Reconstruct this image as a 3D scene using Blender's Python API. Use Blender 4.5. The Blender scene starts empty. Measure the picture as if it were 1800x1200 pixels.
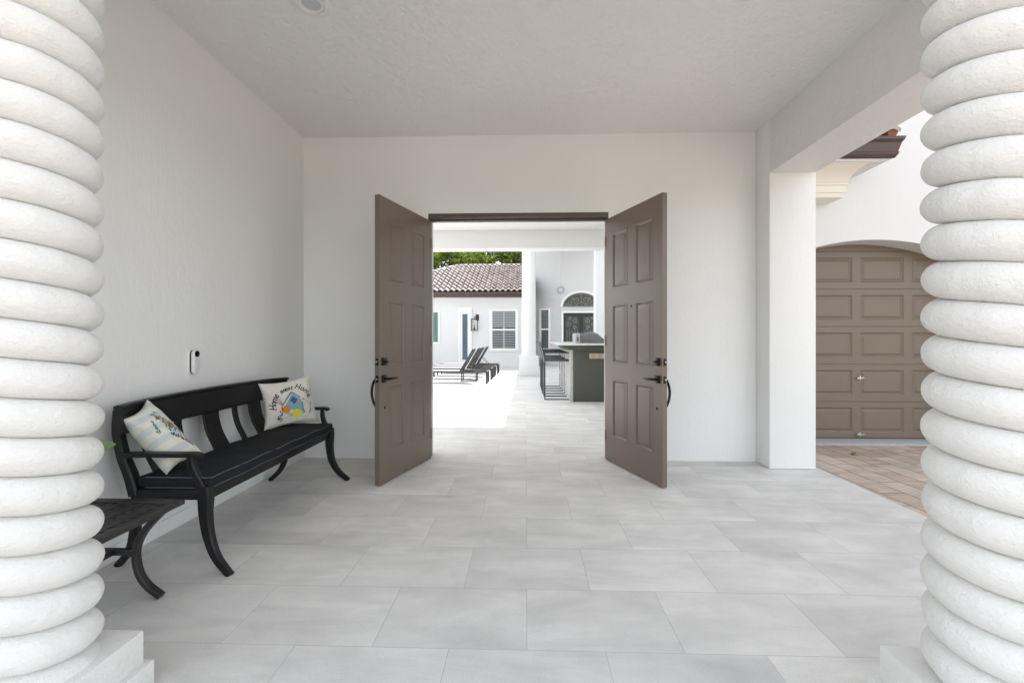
import bpy, bmesh, math, random
from mathutils import Vector, Matrix, noise
R = math.radians; PI = math.pi
random.seed(4)
sc = bpy.context.scene
COL = sc.collection
V = Vector

# ------------------------------------------------------------------ materials
def mat(name, color=(.8, .8, .8), rough=.6, metal=0.0, bump=None, var=None, spec=.5, sheen=0):
    """bump: list of (scale, strength, distance, stretch); var: (scale, amount)"""
    m = bpy.data.materials.new(name); m.use_nodes = True
    nt = m.node_tree; N = nt.nodes; L = nt.links
    b = N['Principled BSDF']
    b.inputs['Base Color'].default_value = (*color, 1)
    b.inputs['Roughness'].default_value = rough
    b.inputs['Metallic'].default_value = metal
    b.inputs['Specular IOR Level'].default_value = spec
    if sheen: b.inputs['Sheen Weight'].default_value = sheen
    tc = N.new('ShaderNodeTexCoord')
    if bump:
        prev = None
        for (s, st, dist, stretch) in bump:
            mp = N.new('ShaderNodeMapping'); mp.inputs['Scale'].default_value = stretch
            L.new(tc.outputs['Object'], mp.inputs['Vector'])
            n = N.new('ShaderNodeTexNoise'); n.inputs['Scale'].default_value = s
            n.inputs['Detail'].default_value = 5; n.inputs['Roughness'].default_value = .6
            L.new(mp.outputs[0], n.inputs['Vector'])
            bp = N.new('ShaderNodeBump'); bp.inputs['Strength'].default_value = st
            bp.inputs['Distance'].default_value = dist
            L.new(n.outputs['Fac'], bp.inputs['Height'])
            if prev: L.new(prev.outputs[0], bp.inputs['Normal'])
            prev = bp
        L.new(prev.outputs[0], b.inputs['Normal'])
    if var:
        n = N.new('ShaderNodeTexNoise'); n.inputs['Scale'].default_value = var[0]; n.inputs['Detail'].default_value = 6
        L.new(tc.outputs['Object'], n.inputs['Vector'])
        mr = N.new('ShaderNodeMapRange'); mr.inputs['To Min'].default_value = 1 - var[1]; mr.inputs['To Max'].default_value = 1 + var[1]
        L.new(n.outputs['Fac'], mr.inputs['Value'])
        mx = N.new('ShaderNodeVectorMath'); mx.operation = 'SCALE'; mx.inputs[0].default_value = color
        L.new(mr.outputs[0], mx.inputs['Scale']); L.new(mx.outputs[0], b.inputs['Base Color'])
    return m

U = (1, 1, 1)
M = {}
M['wall'] = mat('white_stucco_wall', (.815, .825, .815), .75, bump=[(7, .22, .02, (1, 1, .45)), (55, .42, .006, (1, 1, .4))], var=(1.3, .02))
M['ceiling'] = mat('knockdown_ceiling', (.83, .83, .82), .28, bump=[(11, .7, .03, U), (40, .8, .012, U)], var=(.8, .02))
M['beam'] = mat('skip_trowel_beam', (.80, .80, .79), .6, bump=[(14, .6, .025, U), (50, .6, .008, U)], var=(1., .02))
M['frame'] = mat('brown_frame', (.10, .078, .062), .4, bump=[(6, .1, .01, U)], var=(2, .08))
M['door'] = mat('taupe_door_paint', (.155, .119, .091), .33, bump=[(140, .06, .002, (1, 1, .08))], var=(2.5, .05))
M['garage'] = mat('taupe_garage_paint', (.180, .139, .103), .40, bump=[(120, .08, .002, (.1, 1, 1)), (2.5, .1, .03, U)], var=(2., .05))
M['black'] = mat('black_cast_metal', (.007, .007, .008), .42, bump=[(60, .15, .003, U)], var=(30, .3), spec=.35)
M['tablem'] = mat('weathered_black_metal', (.022, .020, .019), .4, bump=[(90, .35, .003, U)], var=(25, .5))
M['cushion'] = mat('black_woven_cushion', (.010, .011, .014), .85, bump=[(260, .5, .002, U), (14, .3, .01, U)], var=(90, .5), spec=.3)
M['piping'] = mat('grey_piping', (.10, .11, .12), .7)
M['hardware'] = mat('dark_bronze_hardware', (.016, .014, .014), .32, metal=.6)
M['steel'] = mat('satin_steel', (.55, .55, .53), .3, metal=1)
M['garwall'] = mat('garage_stucco', (.71, .71, .71), .75, bump=[(7, .2, .02, U), (55, .3, .006, U)], var=(1.3, .02))
M['white'] = mat('white_trim', (.82, .82, .81), .5)
M['plastic'] = mat('white_plastic', (.75, .75, .75), .35)
M['lens'] = mat('black_lens', (.004, .004, .004), .12)
M['farwall'] = mat('far_white_wall', (.685, .69, .685), .8, bump=[(12, .3, .01, U)], var=(.7, .02))
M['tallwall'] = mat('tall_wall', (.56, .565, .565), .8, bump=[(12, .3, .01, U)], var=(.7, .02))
M['fascia'] = mat('brown_fascia', (.085, .058, .050), .45, var=(3, .1))
M['glassdark'] = mat('dark_window_glass', (.035, .045, .045), .08, var=(1.2, .4))
M['glassgreen'] = mat('green_window_glass', (.07, .16, .14), .12, var=(1.5, .1))
M['glassblue'] = mat('blue_door_glass', (.07, .11, .145), .12, var=(1.5, .1))
M['iron'] = mat('iron_door', (.025, .026, .026), .4, metal=.2)
M['scroll'] = mat('iron_scroll', (.24, .24, .22), .45, metal=.2)
M['grille'] = mat('iron_backing', (.055, .058, .052), .3, var=(9, .7))
M['shutter'] = mat('shutter_slats', (.33, .36, .37), .5)
M['lounger'] = mat('lounger_frame', (.035, .035, .037), .45)
M['sling'] = mat('lounger_sling', (.30, .30, .32), .7)
M['stool'] = mat('stool_frame', (.045, .05, .06), .4)
M['mesh'] = mat('stool_mesh', (.20, .19, .20), .75, bump=[(150, .4, .002, U)])
M['seat'] = mat('stool_seat', (.06, .066, .07), .7)
M['bar'] = mat('dark_stone_bar', (.07, .072, .060), .5, bump=[(30, .2, .004, U)], var=(4, .18))
M['barside'] = mat('light_stone_bar', (.50, .50, .49), .6, var=(7, .25))
M['counter'] = mat('white_counter', (.70, .70, .68), .2, var=(6, .06))
M['outlet'] = mat('tan_outlet', (.55, .43, .33), .5)
M['outletdark'] = mat('outlet_slots', (.30, .21, .15), .5)
M['cover'] = mat('grey_grill_cover', (.17, .17, .175), .75, bump=[(9, .9, .03, U)], var=(8, .25))
M['coverl'] = mat('light_cover_side', (.42, .43, .45), .75, bump=[(9, .6, .03, U)])
M['bark'] = mat('bark', (.10, .075, .05), .9, bump=[(12, .6, .03, (1, 1, .3))])
M['leafplant'] = mat('pot_leaf', (.13, .20, .09), .4)
M['pot'] = mat('clay_pot', (.30, .16, .10), .8)
M['soil'] = mat('soil', (.04, .03, .02), .95)
M['cream'] = mat('cream_moulding', (.80, .76, .68), .7, bump=[(40, .2, .004, U)])
M['apron'] = mat('concrete_apron', (.42, .43, .43), .85, bump=[(60, .4, .004, U)], var=(20, .12))
M['bulb'] = mat('frosted_lens', (.55, .57, .60), .35)
M['amber'] = mat('amber_glass', (.5, .25, .08), .3)

def col_attr_leaf(name, c1, c2):
    m = bpy.data.materials.new(name); m.use_nodes = True
    nt = m.node_tree; N = nt.nodes; L = nt.links; b = N['Principled BSDF']
    b.inputs['Roughness'].default_value = .5
    g = N.new('ShaderNodeNewGeometry'); r = N.new('ShaderNodeValToRGB')
    r.color_ramp.elements[0].color = (*c1, 1); r.color_ramp.elements[1].color = (*c2, 1)
    L.new(g.outputs['Random Per Island'], r.inputs[0]); L.new(r.outputs[0], b.inputs['Base Color'])
    tl = N.new('ShaderNodeBsdfTranslucent'); L.new(r.outputs[0], tl.inputs['Color']); ms = N.new('ShaderNodeMixShader'); ms.inputs[0].default_value = .5
    L.new(b.outputs[0], ms.inputs[1]); L.new(tl.outputs[0], ms.inputs[2]); L.new(ms.outputs[0], N['Material Output'].inputs['Surface'])
    return m
M['leaf'] = col_attr_leaf('tree_leaves', (.07, .12, .015), (.24, .32, .05))
M['leafd'] = col_attr_leaf('dark_tree_leaves', (.04, .08, .02), (.13, .19, .04))

def floor_mat(name, w, h, ox, oy, c1, c2, mortar, msize, streak, rot=0, bumpd=.002, rough=.6, stretch=(1., 9., 1.), speck=.06):
    m = bpy.data.materials.new(name); m.use_nodes = True
    nt = m.node_tree; N = nt.nodes; L = nt.links; b = N['Principled BSDF']
    b.inputs['Roughness'].default_value = rough
    tc = N.new('ShaderNodeTexCoord')
    mp = N.new('ShaderNodeMapping'); mp.inputs['Location'].default_value = (-ox, -oy, 0); mp.inputs['Rotation'].default_value = (0, 0, rot)
    L.new(tc.outputs['Object'], mp.inputs['Vector'])
    br = N.new('ShaderNodeTexBrick')
    br.offset = .5; br.offset_frequency = 2; br.squash = 1
    br.inputs['Scale'].default_value = 1; br.inputs['Brick Width'].default_value = w; br.inputs['Row Height'].default_value = h
    br.inputs['Mortar Size'].default_value = msize; br.inputs['Mortar Smooth'].default_value = .1
    br.inputs['Color1'].default_value = (*c1, 1); br.inputs['Color2'].default_value = (*c2, 1); br.inputs['Mortar'].default_value = (*mortar, 1)
    L.new(mp.outputs[0], br.inputs['Vector'])
    # veins: distorted stretched noise, offset for each tile by the tile's own colour
    add = N.new('ShaderNodeVectorMath'); add.operation = 'MULTIPLY_ADD'
    add.inputs[1].default_value = (37, 53, 11)
    L.new(br.outputs['Color'], add.inputs[0]); L.new(tc.outputs['Object'], add.inputs[2])
    mp2 = N.new('ShaderNodeMapping'); mp2.inputs['Scale'].default_value = stretch; mp2.inputs['Rotation'].default_value = (0, 0, R(64))
    L.new(add.outputs[0], mp2.inputs['Vector'])
    n1 = N.new('ShaderNodeTexNoise'); n1.inputs['Scale'].default_value = 1.3; n1.inputs['Detail'].default_value = 8; n1.inputs['Roughness'].default_value = .62
    n1.inputs['Distortion'].default_value = .6
    L.new(mp2.outputs[0], n1.inputs['Vector'])
    r1 = N.new('ShaderNodeMapRange'); r1.inputs['From Min'].default_value = .3; r1.inputs['From Max'].default_value = .72
    r1.inputs['To Min'].default_value = 1 + streak * .25; r1.inputs['To Max'].default_value = 1 - streak
    L.new(n1.outputs['Fac'], r1.inputs['Value'])
    n2 = N.new('ShaderNodeTexNoise'); n2.inputs['Scale'].default_value = 170; n2.inputs['Detail'].default_value = 2
    L.new(tc.outputs['Object'], n2.inputs['Vector'])
    r2 = N.new('ShaderNodeMapRange'); r2.inputs['To Min'].default_value = 1 - speck; r2.inputs['To Max'].default_value = 1 + speck
    L.new(n2.outputs['Fac'], r2.inputs['Value'])
    n3 = N.new('ShaderNodeTexNoise'); n3.inputs['Scale'].default_value = 2.3; n3.inputs['Detail'].default_value = 9; n3.inputs['Roughness'].default_value = .65
    L.new(tc.outputs['Object'], n3.inputs['Vector'])
    r3 = N.new('ShaderNodeMapRange'); r3.inputs['From Min'].default_value = .35; r3.inputs['From Max'].default_value = .7
    r3.inputs['To Min'].default_value = 1.03; r3.inputs['To Max'].default_value = .89
    L.new(n3.outputs['Fac'], r3.inputs['Value'])
    mu = N.new('ShaderNodeMath'); mu.operation = 'MULTIPLY'; L.new(r1.outputs[0], mu.inputs[0]); L.new(r2.outputs[0], mu.inputs[1])
    mu2 = N.new('ShaderNodeMath'); mu2.operation = 'MULTIPLY'; L.new(mu.outputs[0], mu2.inputs[0]); L.new(r3.outputs[0], mu2.inputs[1])
    sc_ = N.new('ShaderNodeVectorMath'); sc_.operation = 'SCALE'
    L.new(br.outputs['Color'], sc_.inputs[0]); L.new(mu2.outputs[0], sc_.inputs['Scale'])
    L.new(sc_.outputs[0], b.inputs['Base Color'])
    bp = N.new('ShaderNodeBump'); bp.inputs['Strength'].default_value = .35; bp.inputs['Distance'].default_value = bumpd
    iv = N.new('ShaderNodeMath'); iv.operation = 'MULTIPLY_ADD'; iv.inputs[1].default_value = -1.5
    L.new(br.outputs['Fac'], iv.inputs[0]); L.new(n2.outputs['Fac'], iv.inputs[2])
    L.new(iv.outputs[0], bp.inputs['Height']); L.new(bp.outputs[0], b.inputs['Normal'])
    return m
M['floor'] = floor_mat('sandblasted_marble_tile', .626, .4335, .003, 2.230 - .4335 * 40, (.73, .717, .69), (.795, .78, .75), (.50, .49, .47),   .0013, .23, stretch=(1, 3.2, 1), speck=.14, rough=.7)
M['paver'] = floor_mat('pink_tan_pavers', .60, .225, .05, 0, (.48, .37, .29), (.62, .53, .45), (.16, .13, .11), .0055, .34, rot=R(-93), bumpd=.006, rough=.75, stretch=(2, 6, 1), speck=.15)

def grass_mat():
    return mat('lawn', (.07, .11, .03), .9, bump=[(40, .6, .03, U)], var=(8, .4))
M['grass'] = grass_mat()

def column_mat():
    m = mat('rough_white_plaster', (.82, .82, .80), .6, bump=[(14, .22, .02, (1, 1, 1.6)), (60, .55, .009, (1, 1, 1.5)), (170, .8, .004, U)])
    nt = m.node_tree; N = nt.nodes; L = nt.links; b = N['Principled BSDF']
    tc = N['Texture Coordinate']
    n = N.new('ShaderNodeTexNoise'); n.inputs['Scale'].default_value = 16; n.inputs['Detail'].default_value = 8; n.inputs['Roughness'].default_value = .75
    L.new(tc.outputs['Object'], n.inputs['Vector'])
    r = N.new('ShaderNodeValToRGB'); e = r.color_ramp.elements
    e[0].position = .70; e[0].color = (.80, .80, .775, 1); e[1].position = .80; e[1].color = (.42, .41, .36, 1)
    L.new(n.outputs['Fac'], r.inputs[0]); L.new(r.outputs[0], b.inputs['Base Color'])
    return m
M['column'] = column_mat()

def stripe_fabric(name, base, stripe, scale, rot, amount):
    m = mat(name, base, .85, bump=[(300, .35, .0015, U), (11, .45, .02, U)])
    nt = m.node_tree; N = nt.nodes; L = nt.links; b = N['Principled BSDF']; tc = N['Texture Coordinate']
    mp = N.new('ShaderNodeMapping'); mp.inputs['Rotation'].default_value = rot
    L.new(tc.outputs['Object'], mp.inputs['Vector'])
    w = N.new('ShaderNodeTexWave'); w.inputs['Scale'].default_value = scale; w.inputs['Distortion'].default_value = .7; w.inputs['Detail'].default_value = 2
    L.new(mp.outputs[0], w.inputs['Vector'])
    r = N.new('ShaderNodeValToRGB'); r.color_ramp.elements[0].position = .45; r.color_ramp.elements[1].position = .62
    r.color_ramp.elements[0].color = (*base, 1); r.color_ramp.elements[1].color = (*stripe, 1)
    L.new(w.outputs['Fac'], r.inputs[0]); L.new(r.outputs[0], b.inputs['Base Color'])
    return m
M['pillow'] = mat('cream_linen', (.66, .64, .57), .85, bump=[(300, .35, .0015, U), (12, .6, .02, U)], var=(6, .04))
M['pillowstripe'] = stripe_fabric('blue_striped_linen', (.66, .65, .57), (.54, .57, .56), 4.2, (R(0), R(-52), R(0)), 1)
PC = {}
def pc(name, c):
    if name not in PC: PC[name] = mat('print_' + name, c, .85, var=(60, .12))
    return PC[name]

def tile_mat():
    m = bpy.data.materials.new('clay_roof_tile'); m.use_nodes = True
    nt = m.node_tree; N = nt.nodes; L = nt.links; b = N['Principled BSDF']
    b.inputs['Roughness'].default_value = .33; b.inputs['Specular IOR Level'].default_value = .7
    tc = N.new('ShaderNodeTexCoord'); n = N.new('ShaderNodeTexNoise'); n.inputs['Scale'].default_value = 3; n.inputs['Detail'].default_value = 6
    L.new(tc.outputs['Object'], n.inputs['Vector'])
    r = N.new('ShaderNodeValToRGB'); e = r.color_ramp.elements
    e[0].position = .35; e[0].color = (.25, .20, .19, 1); e[1].position = .65; e[1].color = (.44, .385, .365, 1)
    L.new(n.outputs['Fac'], r.inputs[0]); L.new(r.outputs[0], b.inputs['Base Color'])
    return m
M['tile'] = tile_mat()

# ------------------------------------------------------------------ mesh helpers
def box(bm, lo, hi, bev=0, seg=2):
    lo = V(lo); hi = V(hi)
    r = bmesh.ops.create_cube(bm, size=1, matrix=Matrix.Translation((lo + hi) / 2) @ Matrix.Diagonal((*(hi - lo), 1)))
    if bev:
        es = list({e for v in r['verts'] for e in v.link_edges})
        bmesh.ops.bevel(bm, geom=es, offset=bev, segments=seg, profile=.5, affect='EDGES')

def B(lo, hi, bev=0, seg=2):
    bm = bmesh.new(); box(bm, lo, hi, bev, seg); return bm

def loft(bm, rings, closed=True, cap=True):
    vs = [[bm.verts.new(p) for p in r] for r in rings]
    n = len(rings[0]); k = n if closed else n - 1
    for a, b_ in zip(vs, vs[1:]):
        for i in range(k):
            j = (i + 1) % n
            try: bm.faces.new((a[i], a[j], b_[j], b_[i]))
            except ValueError: pass
    if cap and closed:
        bm.faces.new(vs[0][::-1]); bm.faces.new(vs[-1])
    return vs

def sweep(bm, pts, side, w, t, scales=None, rnd=8):
    """sweep a rounded rectangle (w along 'side', t across) along pts"""
    pts = [V(p) for p in pts]; side = V(side).normalized(); rings = []
    for i, p in enumerate(pts):
        tg = (pts[min(i + 1, len(pts) - 1)] - pts[max(i - 1, 0)]).normalized()
        s = (side - tg * side.dot(tg)).normalized(); nn = tg.cross(s)
        k = scales[i] if scales else 1
        ks, kt = (k if isinstance(k, tuple) else (k, k))
        a, b_ = w / 2 * ks, t / 2 * kt; c = min(a, b_) * .35
        ring = [(a, -b_ + c), (a, b_ - c), (a - c, b_), (-a + c, b_), (-a, b_ - c), (-a, -b_ + c), (-a + c, -b_), (a - c, -b_)]
        rings.append([p + s * x + nn * y for x, y in ring])
    loft(bm, rings)

def tube(bm, pts, r, n=8, rs=None):
    pts = [V(p) for p in pts]; rings = []; prev = None
    for i, p in enumerate(pts):
        tg = (pts[min(i + 1, len(pts) - 1)] - pts[max(i - 1, 0)]).normalized()
        if prev is None: prev = V((0, 0, 1)) if abs(tg.z) < .9 else V((1, 0, 0))
        s = (prev - tg * prev.dot(tg)).normalized(); prev = s; q = tg.cross(s)
        rr = rs[i] if rs else r
        rings.append([p + (s * math.cos(2 * PI * k / n) + q * math.sin(2 * PI * k / n)) * rr for k in range(n)])
    loft(bm, rings)

def lathe(bm, prof, c, n=32, axis='Z'):
    rings = []
    for r, h in prof:
        ring = []
        for k in range(n):
            a = 2 * PI * k / n; x, y = r * math.cos(a), r * math.sin(a)
            ring.append(V(c) + {'Z': V((x, y, h)), 'X': V((h, x, y)), 'Y': V((x, h, y))}[axis])
        rings.append(ring)
    loft(bm, rings)

def bez(p0, p1, p2, p3, n=14):
    p0, p1, p2, p3 = map(V, (p0, p1, p2, p3)); o = []
    for i in range(n + 1):
        t = i / n; o.append(p0 * (1 - t) ** 3 + p1 * 3 * t * (1 - t) ** 2 + p2 * 3 * t * t * (1 - t) + p3 * t ** 3)
    return o

def catmull(P, n=6):
    P = [V(p) for p in P]; P = [P[0] * 2 - P[1]] + P + [P[-1] * 2 - P[-2]]; o = []
    for i in range(1, len(P) - 2):
        for k in range(n):
            t = k / n; a, b_, c, d = P[i - 1:i + 3]
            o.append(.5 * ((2 * b_) + (c - a) * t + (2 * a - 5 * b_ + 4 * c - d) * t * t + (3 * b_ - a - 3 * c + d) * t ** 3))
    o.append(P[-2]); return o

WL = {}
def wloc(o):
    return WL[o.name]

def finish(name, bm, m, parent=None, smooth=35, loc=None):
    me = bpy.data.meshes.new(name)
    bmesh.ops.recalc_face_normals(bm, faces=bm.faces)
    if parent is not None:
        off = wloc(parent); bmesh.ops.translate(bm, verts=bm.verts, vec=-off)
        base = off
    else:
        base = V(loc) if loc else V((0, 0, 0))
        bmesh.ops.translate(bm, verts=bm.verts, vec=-base)
    bm.to_mesh(me); bm.free()
    me.materials.append(m)
    if smooth:
        me.shade_smooth(); me.set_sharp_from_angle(angle=R(smooth))
    o = bpy.data.objects.new(name, me); COL.objects.link(o)
    if parent is not None: o.parent = parent
    else: o.location = base
    WL[o.name] = base
    return o

def tag(o, label=None, cat=None, group=None, kind=None):
    if label: o['label'] = label
    if cat: o['category'] = cat
    if group: o['group'] = group
    if kind: o['kind'] = kind
    return o

def thing(name, loc, label, cat, group=None):
    o = bpy.data.objects.new(name, None); COL.objects.link(o); o.location = loc; o.empty_display_size = .1
    WL[o.name] = V(loc); return tag(o, label, cat, group)

def copy_tree(o, parent=None, loc=None):
    c = o.copy(); COL.objects.link(c); c.parent = parent
    if loc is not None: c.location = loc
    for ch in list(o.children): copy_tree(ch, c)
    return c

# ------------------------------------------------------------------ the setting
SE = -.15
bm = bmesh.new()
box(bm, (-2.4, .55, SE), (2.785, 4.85, 0)); 
box(bm, (-16, 4.85, SE), (2.96, 24, 0)); box(bm, (2.96, 14.05, SE), (9, 24, 0))
tag(finish('floor', bm, M['floor'], smooth=0), kind='structure')
bm = bmesh.new(); bmesh.ops.create_grid(bm, x_segments=1, y_segments=1, size=25, matrix=Matrix.Translation((0, 0, SE + .004)))
tag(finish('driveway', bm, M['paver'], smooth=0), kind='structure')
bm = bmesh.new(); bmesh.ops.create_grid(bm, x_segments=1, y_segments=1, size=400, matrix=Matrix.Translation((0, 0, SE - .004)))
tag(finish('ground', bm, M['grass'], smooth=0), kind='structure')

# ------------------------------------------------------------------ entrance building: porch round the camera
WX, WY = -2.305, 4.59            # left wall face, door wall face
CZ = 3.31
porch = thing('entrance_porch', (0, 4.6, 0), 'white stucco entrance porch with open double doorway and grey ceiling', 'porch')
finish('side_wall', B((-2.62, .95, -.15), (WX, WY + .25, 4.3)), M['wall'], porch)
# back wall with doorway opening
DX0, DX1, DZ = -1.005, .835, 2.50
bm = bmesh.new()
box(bm, (WX, WY, 0), (DX0, WY + .25, CZ + .9))
box(bm, (DX1, WY, 0), (2.735, WY + .25, CZ + .9))
box(bm, (DX0, WY, DZ), (DX1, WY + .25, CZ + .9))
bmesh.ops.remove_doubles(bm, verts=bm.verts, dist=.0001)
finish('door_wall', bm, M['wall'], porch)
finish('ceiling', B((WX, 1.6, CZ), (2.305, WY, CZ + .05)), M['ceiling'], porch)
# beams and corner pillars
bm = bmesh.new()
box(bm, (2.305, 1.6, 2.80), (2.735, 4.33, 4.2), .012)
finish('side_beam', bm, M['beam'], porch)
bm = bmesh.new(); box(bm, (-2.3, 1.16, 2.80), (2.735, 1.598, 4.2), .012)
finish('front_beam', bm, M['beam'], porch)
finish('pillar', B((2.303, 4.33, 0), (2.737, WY - .002, 4.2), .012), M['wall'], porch)
finish('pillar', B((2.303, 1.16, 0), (2.737, 1.597, 2.795), .012), M['wall'], porch)
finish('baseboard', B((WX, 1.3, 0), (WX + .012, WY, .09), .003), M['wall'], porch)
finish('roof', B((-3.0, .75, 4.3), (3.1, WY + .4, 4.5)), M['tile'], porch)
# door frame: header seen between the leaves, jambs at both sides, threshold
fr = bmesh.new()
box(fr, (DX0, WY - .006, 2.462), (DX1, WY + .10, 2.515), .004)
box(fr, (DX0 + .02, WY + .03, 2.442), (DX1 - .02, WY + .09, 2.462), .003)
box(fr, (DX0 - .0, WY - .006, 0.01), (DX0 + .022, WY + .10, 2.462), .003)
box(fr, (DX1 - .022, WY - .006, 0.01), (DX1, WY + .10, 2.462), .003)
frame = finish('door_frame', fr, M['frame'], porch)

# --- panelled slab (local x along width, y thickness, z up)
def slab_face(bm, W, H, xs, zs, y, prof, sgn):
    """face at y, panels recessed by profile [(inset, depth)]; sgn = outward y direction"""
    gx = [0]; gz = [0]
    for a, b_ in xs: gx += [a, b_]
    for a, b_ in zs: gz += [a, b_]
    gx.append(W); gz.append(H)
    for i in range(len(gx) - 1):
        for j in range(len(gz) - 1):
            x0, x1, z0, z1 = gx[i], gx[i + 1], gz[j], gz[j + 1]
            pan = (i % 2 == 1) and (j % 2 == 1)
            r = [(x0, z0), (x1, z0), (x1, z1), (x0, z1)]
            if not pan:
                bm.faces.new([bm.verts.new((a, y, c)) for a, c in r])
            else:
                rings = []
                for ins, dep in [(0, 0)] + prof:
                    rings.append([bm.verts.new((a, y - sgn * dep, c)) for a, c in
                                  [(x0 + ins, z0 + ins), (x1 - ins, z0 + ins), (x1 - ins, z1 - ins), (x0 + ins, z1 - ins)]])
                for p, q in zip(rings, rings[1:]):
                    for k in range(4): bm.faces.new((p[k], p[(k + 1) % 4], q[(k + 1) % 4], q[k]))
                bm.faces.new(rings[-1])
    bmesh.ops.remove_doubles(bm, verts=bm.verts, dist=.00001)

PROF = [(.003, -.004), (.012, -.004), (.024, .009), (.030, .009), (.058, .001), (.062, .001)]
LW, LH, LT = .912, 2.425, .045
XS = [(.128, .392), (.52, .784)]
ZS = [(.255, .82), (.985, 1.55), (1.715, 2.255)]

def make_leaf(hinge, free, flip, label):
    """hinge, free: xy of inner face at hinge and free end; flip=+1 outer side is left of travel"""
    h = V((hinge[0], hinge[1], 0)); d = (V((free[0], free[1], 0)) - h).normalized()
    out = V((-d.y, d.x, 0)) * flip       # towards the outer side of the leaf
    Mx = Matrix(((d.x, out.x, 0, h.x), (d.y, out.y, 0, h.y), (0, 0, 1, .012), (0, 0, 0, 1)))
    bm = bmesh.new()
    slab_face(bm, LW, LH, XS, ZS, 0, PROF, -1)
    slab_face(bm, LW, LH, XS, ZS, LT, PROF, 1)
    # edges
    for x in (0, LW):
        bm.faces.new([bm.verts.new(p) for p in ((x, 0, 0), (x, LT, 0), (x, LT, LH), (x, 0, LH))])
    for z in (0, LH):
        bm.faces.new([bm.verts.new(p) for p in ((0, 0, z), (LW, 0, z), (LW, LT, z), (0, LT, z))])
    bmesh.ops.remove_doubles(bm, verts=bm.verts, dist=.0005)
    bmesh.ops.transform(bm, matrix=Mx, verts=bm.verts)
    leaf = finish('door', bm, M['door'], porch, smooth=25)
    leaf['label'] = label
    def lp(name, fn, m):
        b2 = bmesh.new(); fn(b2); bmesh.ops.transform(b2, matrix=Mx, verts=b2.verts); return finish(name, b2, m, leaf)
    zl = .885
    def lever(b):
        box(b, (LW - .095, -.012, zl - .033), (LW - .030, -.0005, zl + .033), .003)
        tube(b, [(LW - .062, -.012, zl), (LW - .062, -.055, zl)], .012, 12)
        box(b, (LW - .185, -.064, zl - .011), (LW - .05, -.048, zl + .011), .004)
    lp('handle', lever, M['hardware'])
    def bolt(b):
        box(b, (LW - .095, -.014, 1.03 - .033), (LW - .030, -.0005, 1.03 + .033), .003)
        box(b, (LW - .085, -.04, 1.03 - .008), (LW - .04, -.014, 1.03 + .008), .003)
    lp('deadbolt', bolt, M['hardware'])
    for z in (zl, 1.03):
        lp('latch_plate', lambda b: box(b, (LW - .0005, .010, z - .03), (LW + .002, .036, z + .03), .001), M['hardware'])
        lp('latch', lambda b: lathe(b, [(.0, .0), (.008, .0), (.007, .012), (0, .014)], (LW + .001, .023, z), 12, 'X'), M['steel'])
    def dot(b): lathe(b, [(0, .0), (.011, .0), (.012, -.004), (.006, -.006), (0, -.006)], (LW - .075, 0, .64), 14, 'Y')
    lp('keyhole', dot, M['hardware'])
    def pull(b):
        pts = bez((LW - .05, LT, .90), (LW - .05, LT + .085, .86), (LW - .05, LT + .085, .68), (LW - .05, LT, .63), 16)
        tube(b, pts, .011, 10)
        box(b, (LW - .08, LT, .85), (LW - .02, LT + .01, .94), .003)
    lp('pull_handle', pull, M['hardware'])
    for z in (.25, 1.2, 2.2):
        lp('hinge', lambda b: tube(b, [(-.004, .0, z - .05), (-.004, .0, z + .05)], .008, 10), M['door'])
    return leaf, lp
lf, _ = make_leaf((-.978, 4.585), (-1.222, 3.70), -1, 'left leaf of the taupe double door, swung open')
rt, lp = make_leaf((.808, 4.585), (1.113, 3.745), 1, 'right leaf of the taupe double door with a peephole')
lp('peephole', lambda b: lathe(b, [(0, 0), (.010, 0), (.011, -.003), (.005, -.005), (0, -.005)], (.456, 0, 1.52), 14, 'Y'), M['hardware'])

# ------------------------------------------------------------------ rear portico beam and ceiling (other side of the door wall)
port = thing('rear_portico', (0, 7.8, 0), 'white flat beam and soffit spanning behind the open doorway', 'portico')
finish('beam', B((-5.0, 7.58, 2.745), (2.93, 7.87, 3.05), .006), M['wall'], port)
finish('ceiling', B((-5.0, WY + .252, 3.05), (2.93, 7.87, 3.12)), M['ceiling'], port)
finish('roof', B((-5.0, WY + .41, 3.121), (2.93, 7.88, 3.45)), M['farwall'], port)
finish('pillar', B((-4.9, 7.59, 0), (-4.6, 7.86, 2.744), .01), M['wall'], port)
finish('pillar', B((2.6, 7.59, 0), (2.9, 7.86, 2.744), .01), M['wall'], port)
fx = thing('sky_blocking_wing', (-6, 3, 0), 'white stucco house wing left of the porch, unseen, added to block sky light', 'building')  # unseen building mass, added to keep sky light from coming in at the left
finish('wall', B((-9.5, 1.0, -.15), (-2.625, 4.86, 4.25)), M['farwall'], fx)
finish('roof', B((-9.8, .7, 4.25), (-3.01, 5.2, 4.5)), M['tile'], fx)

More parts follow.
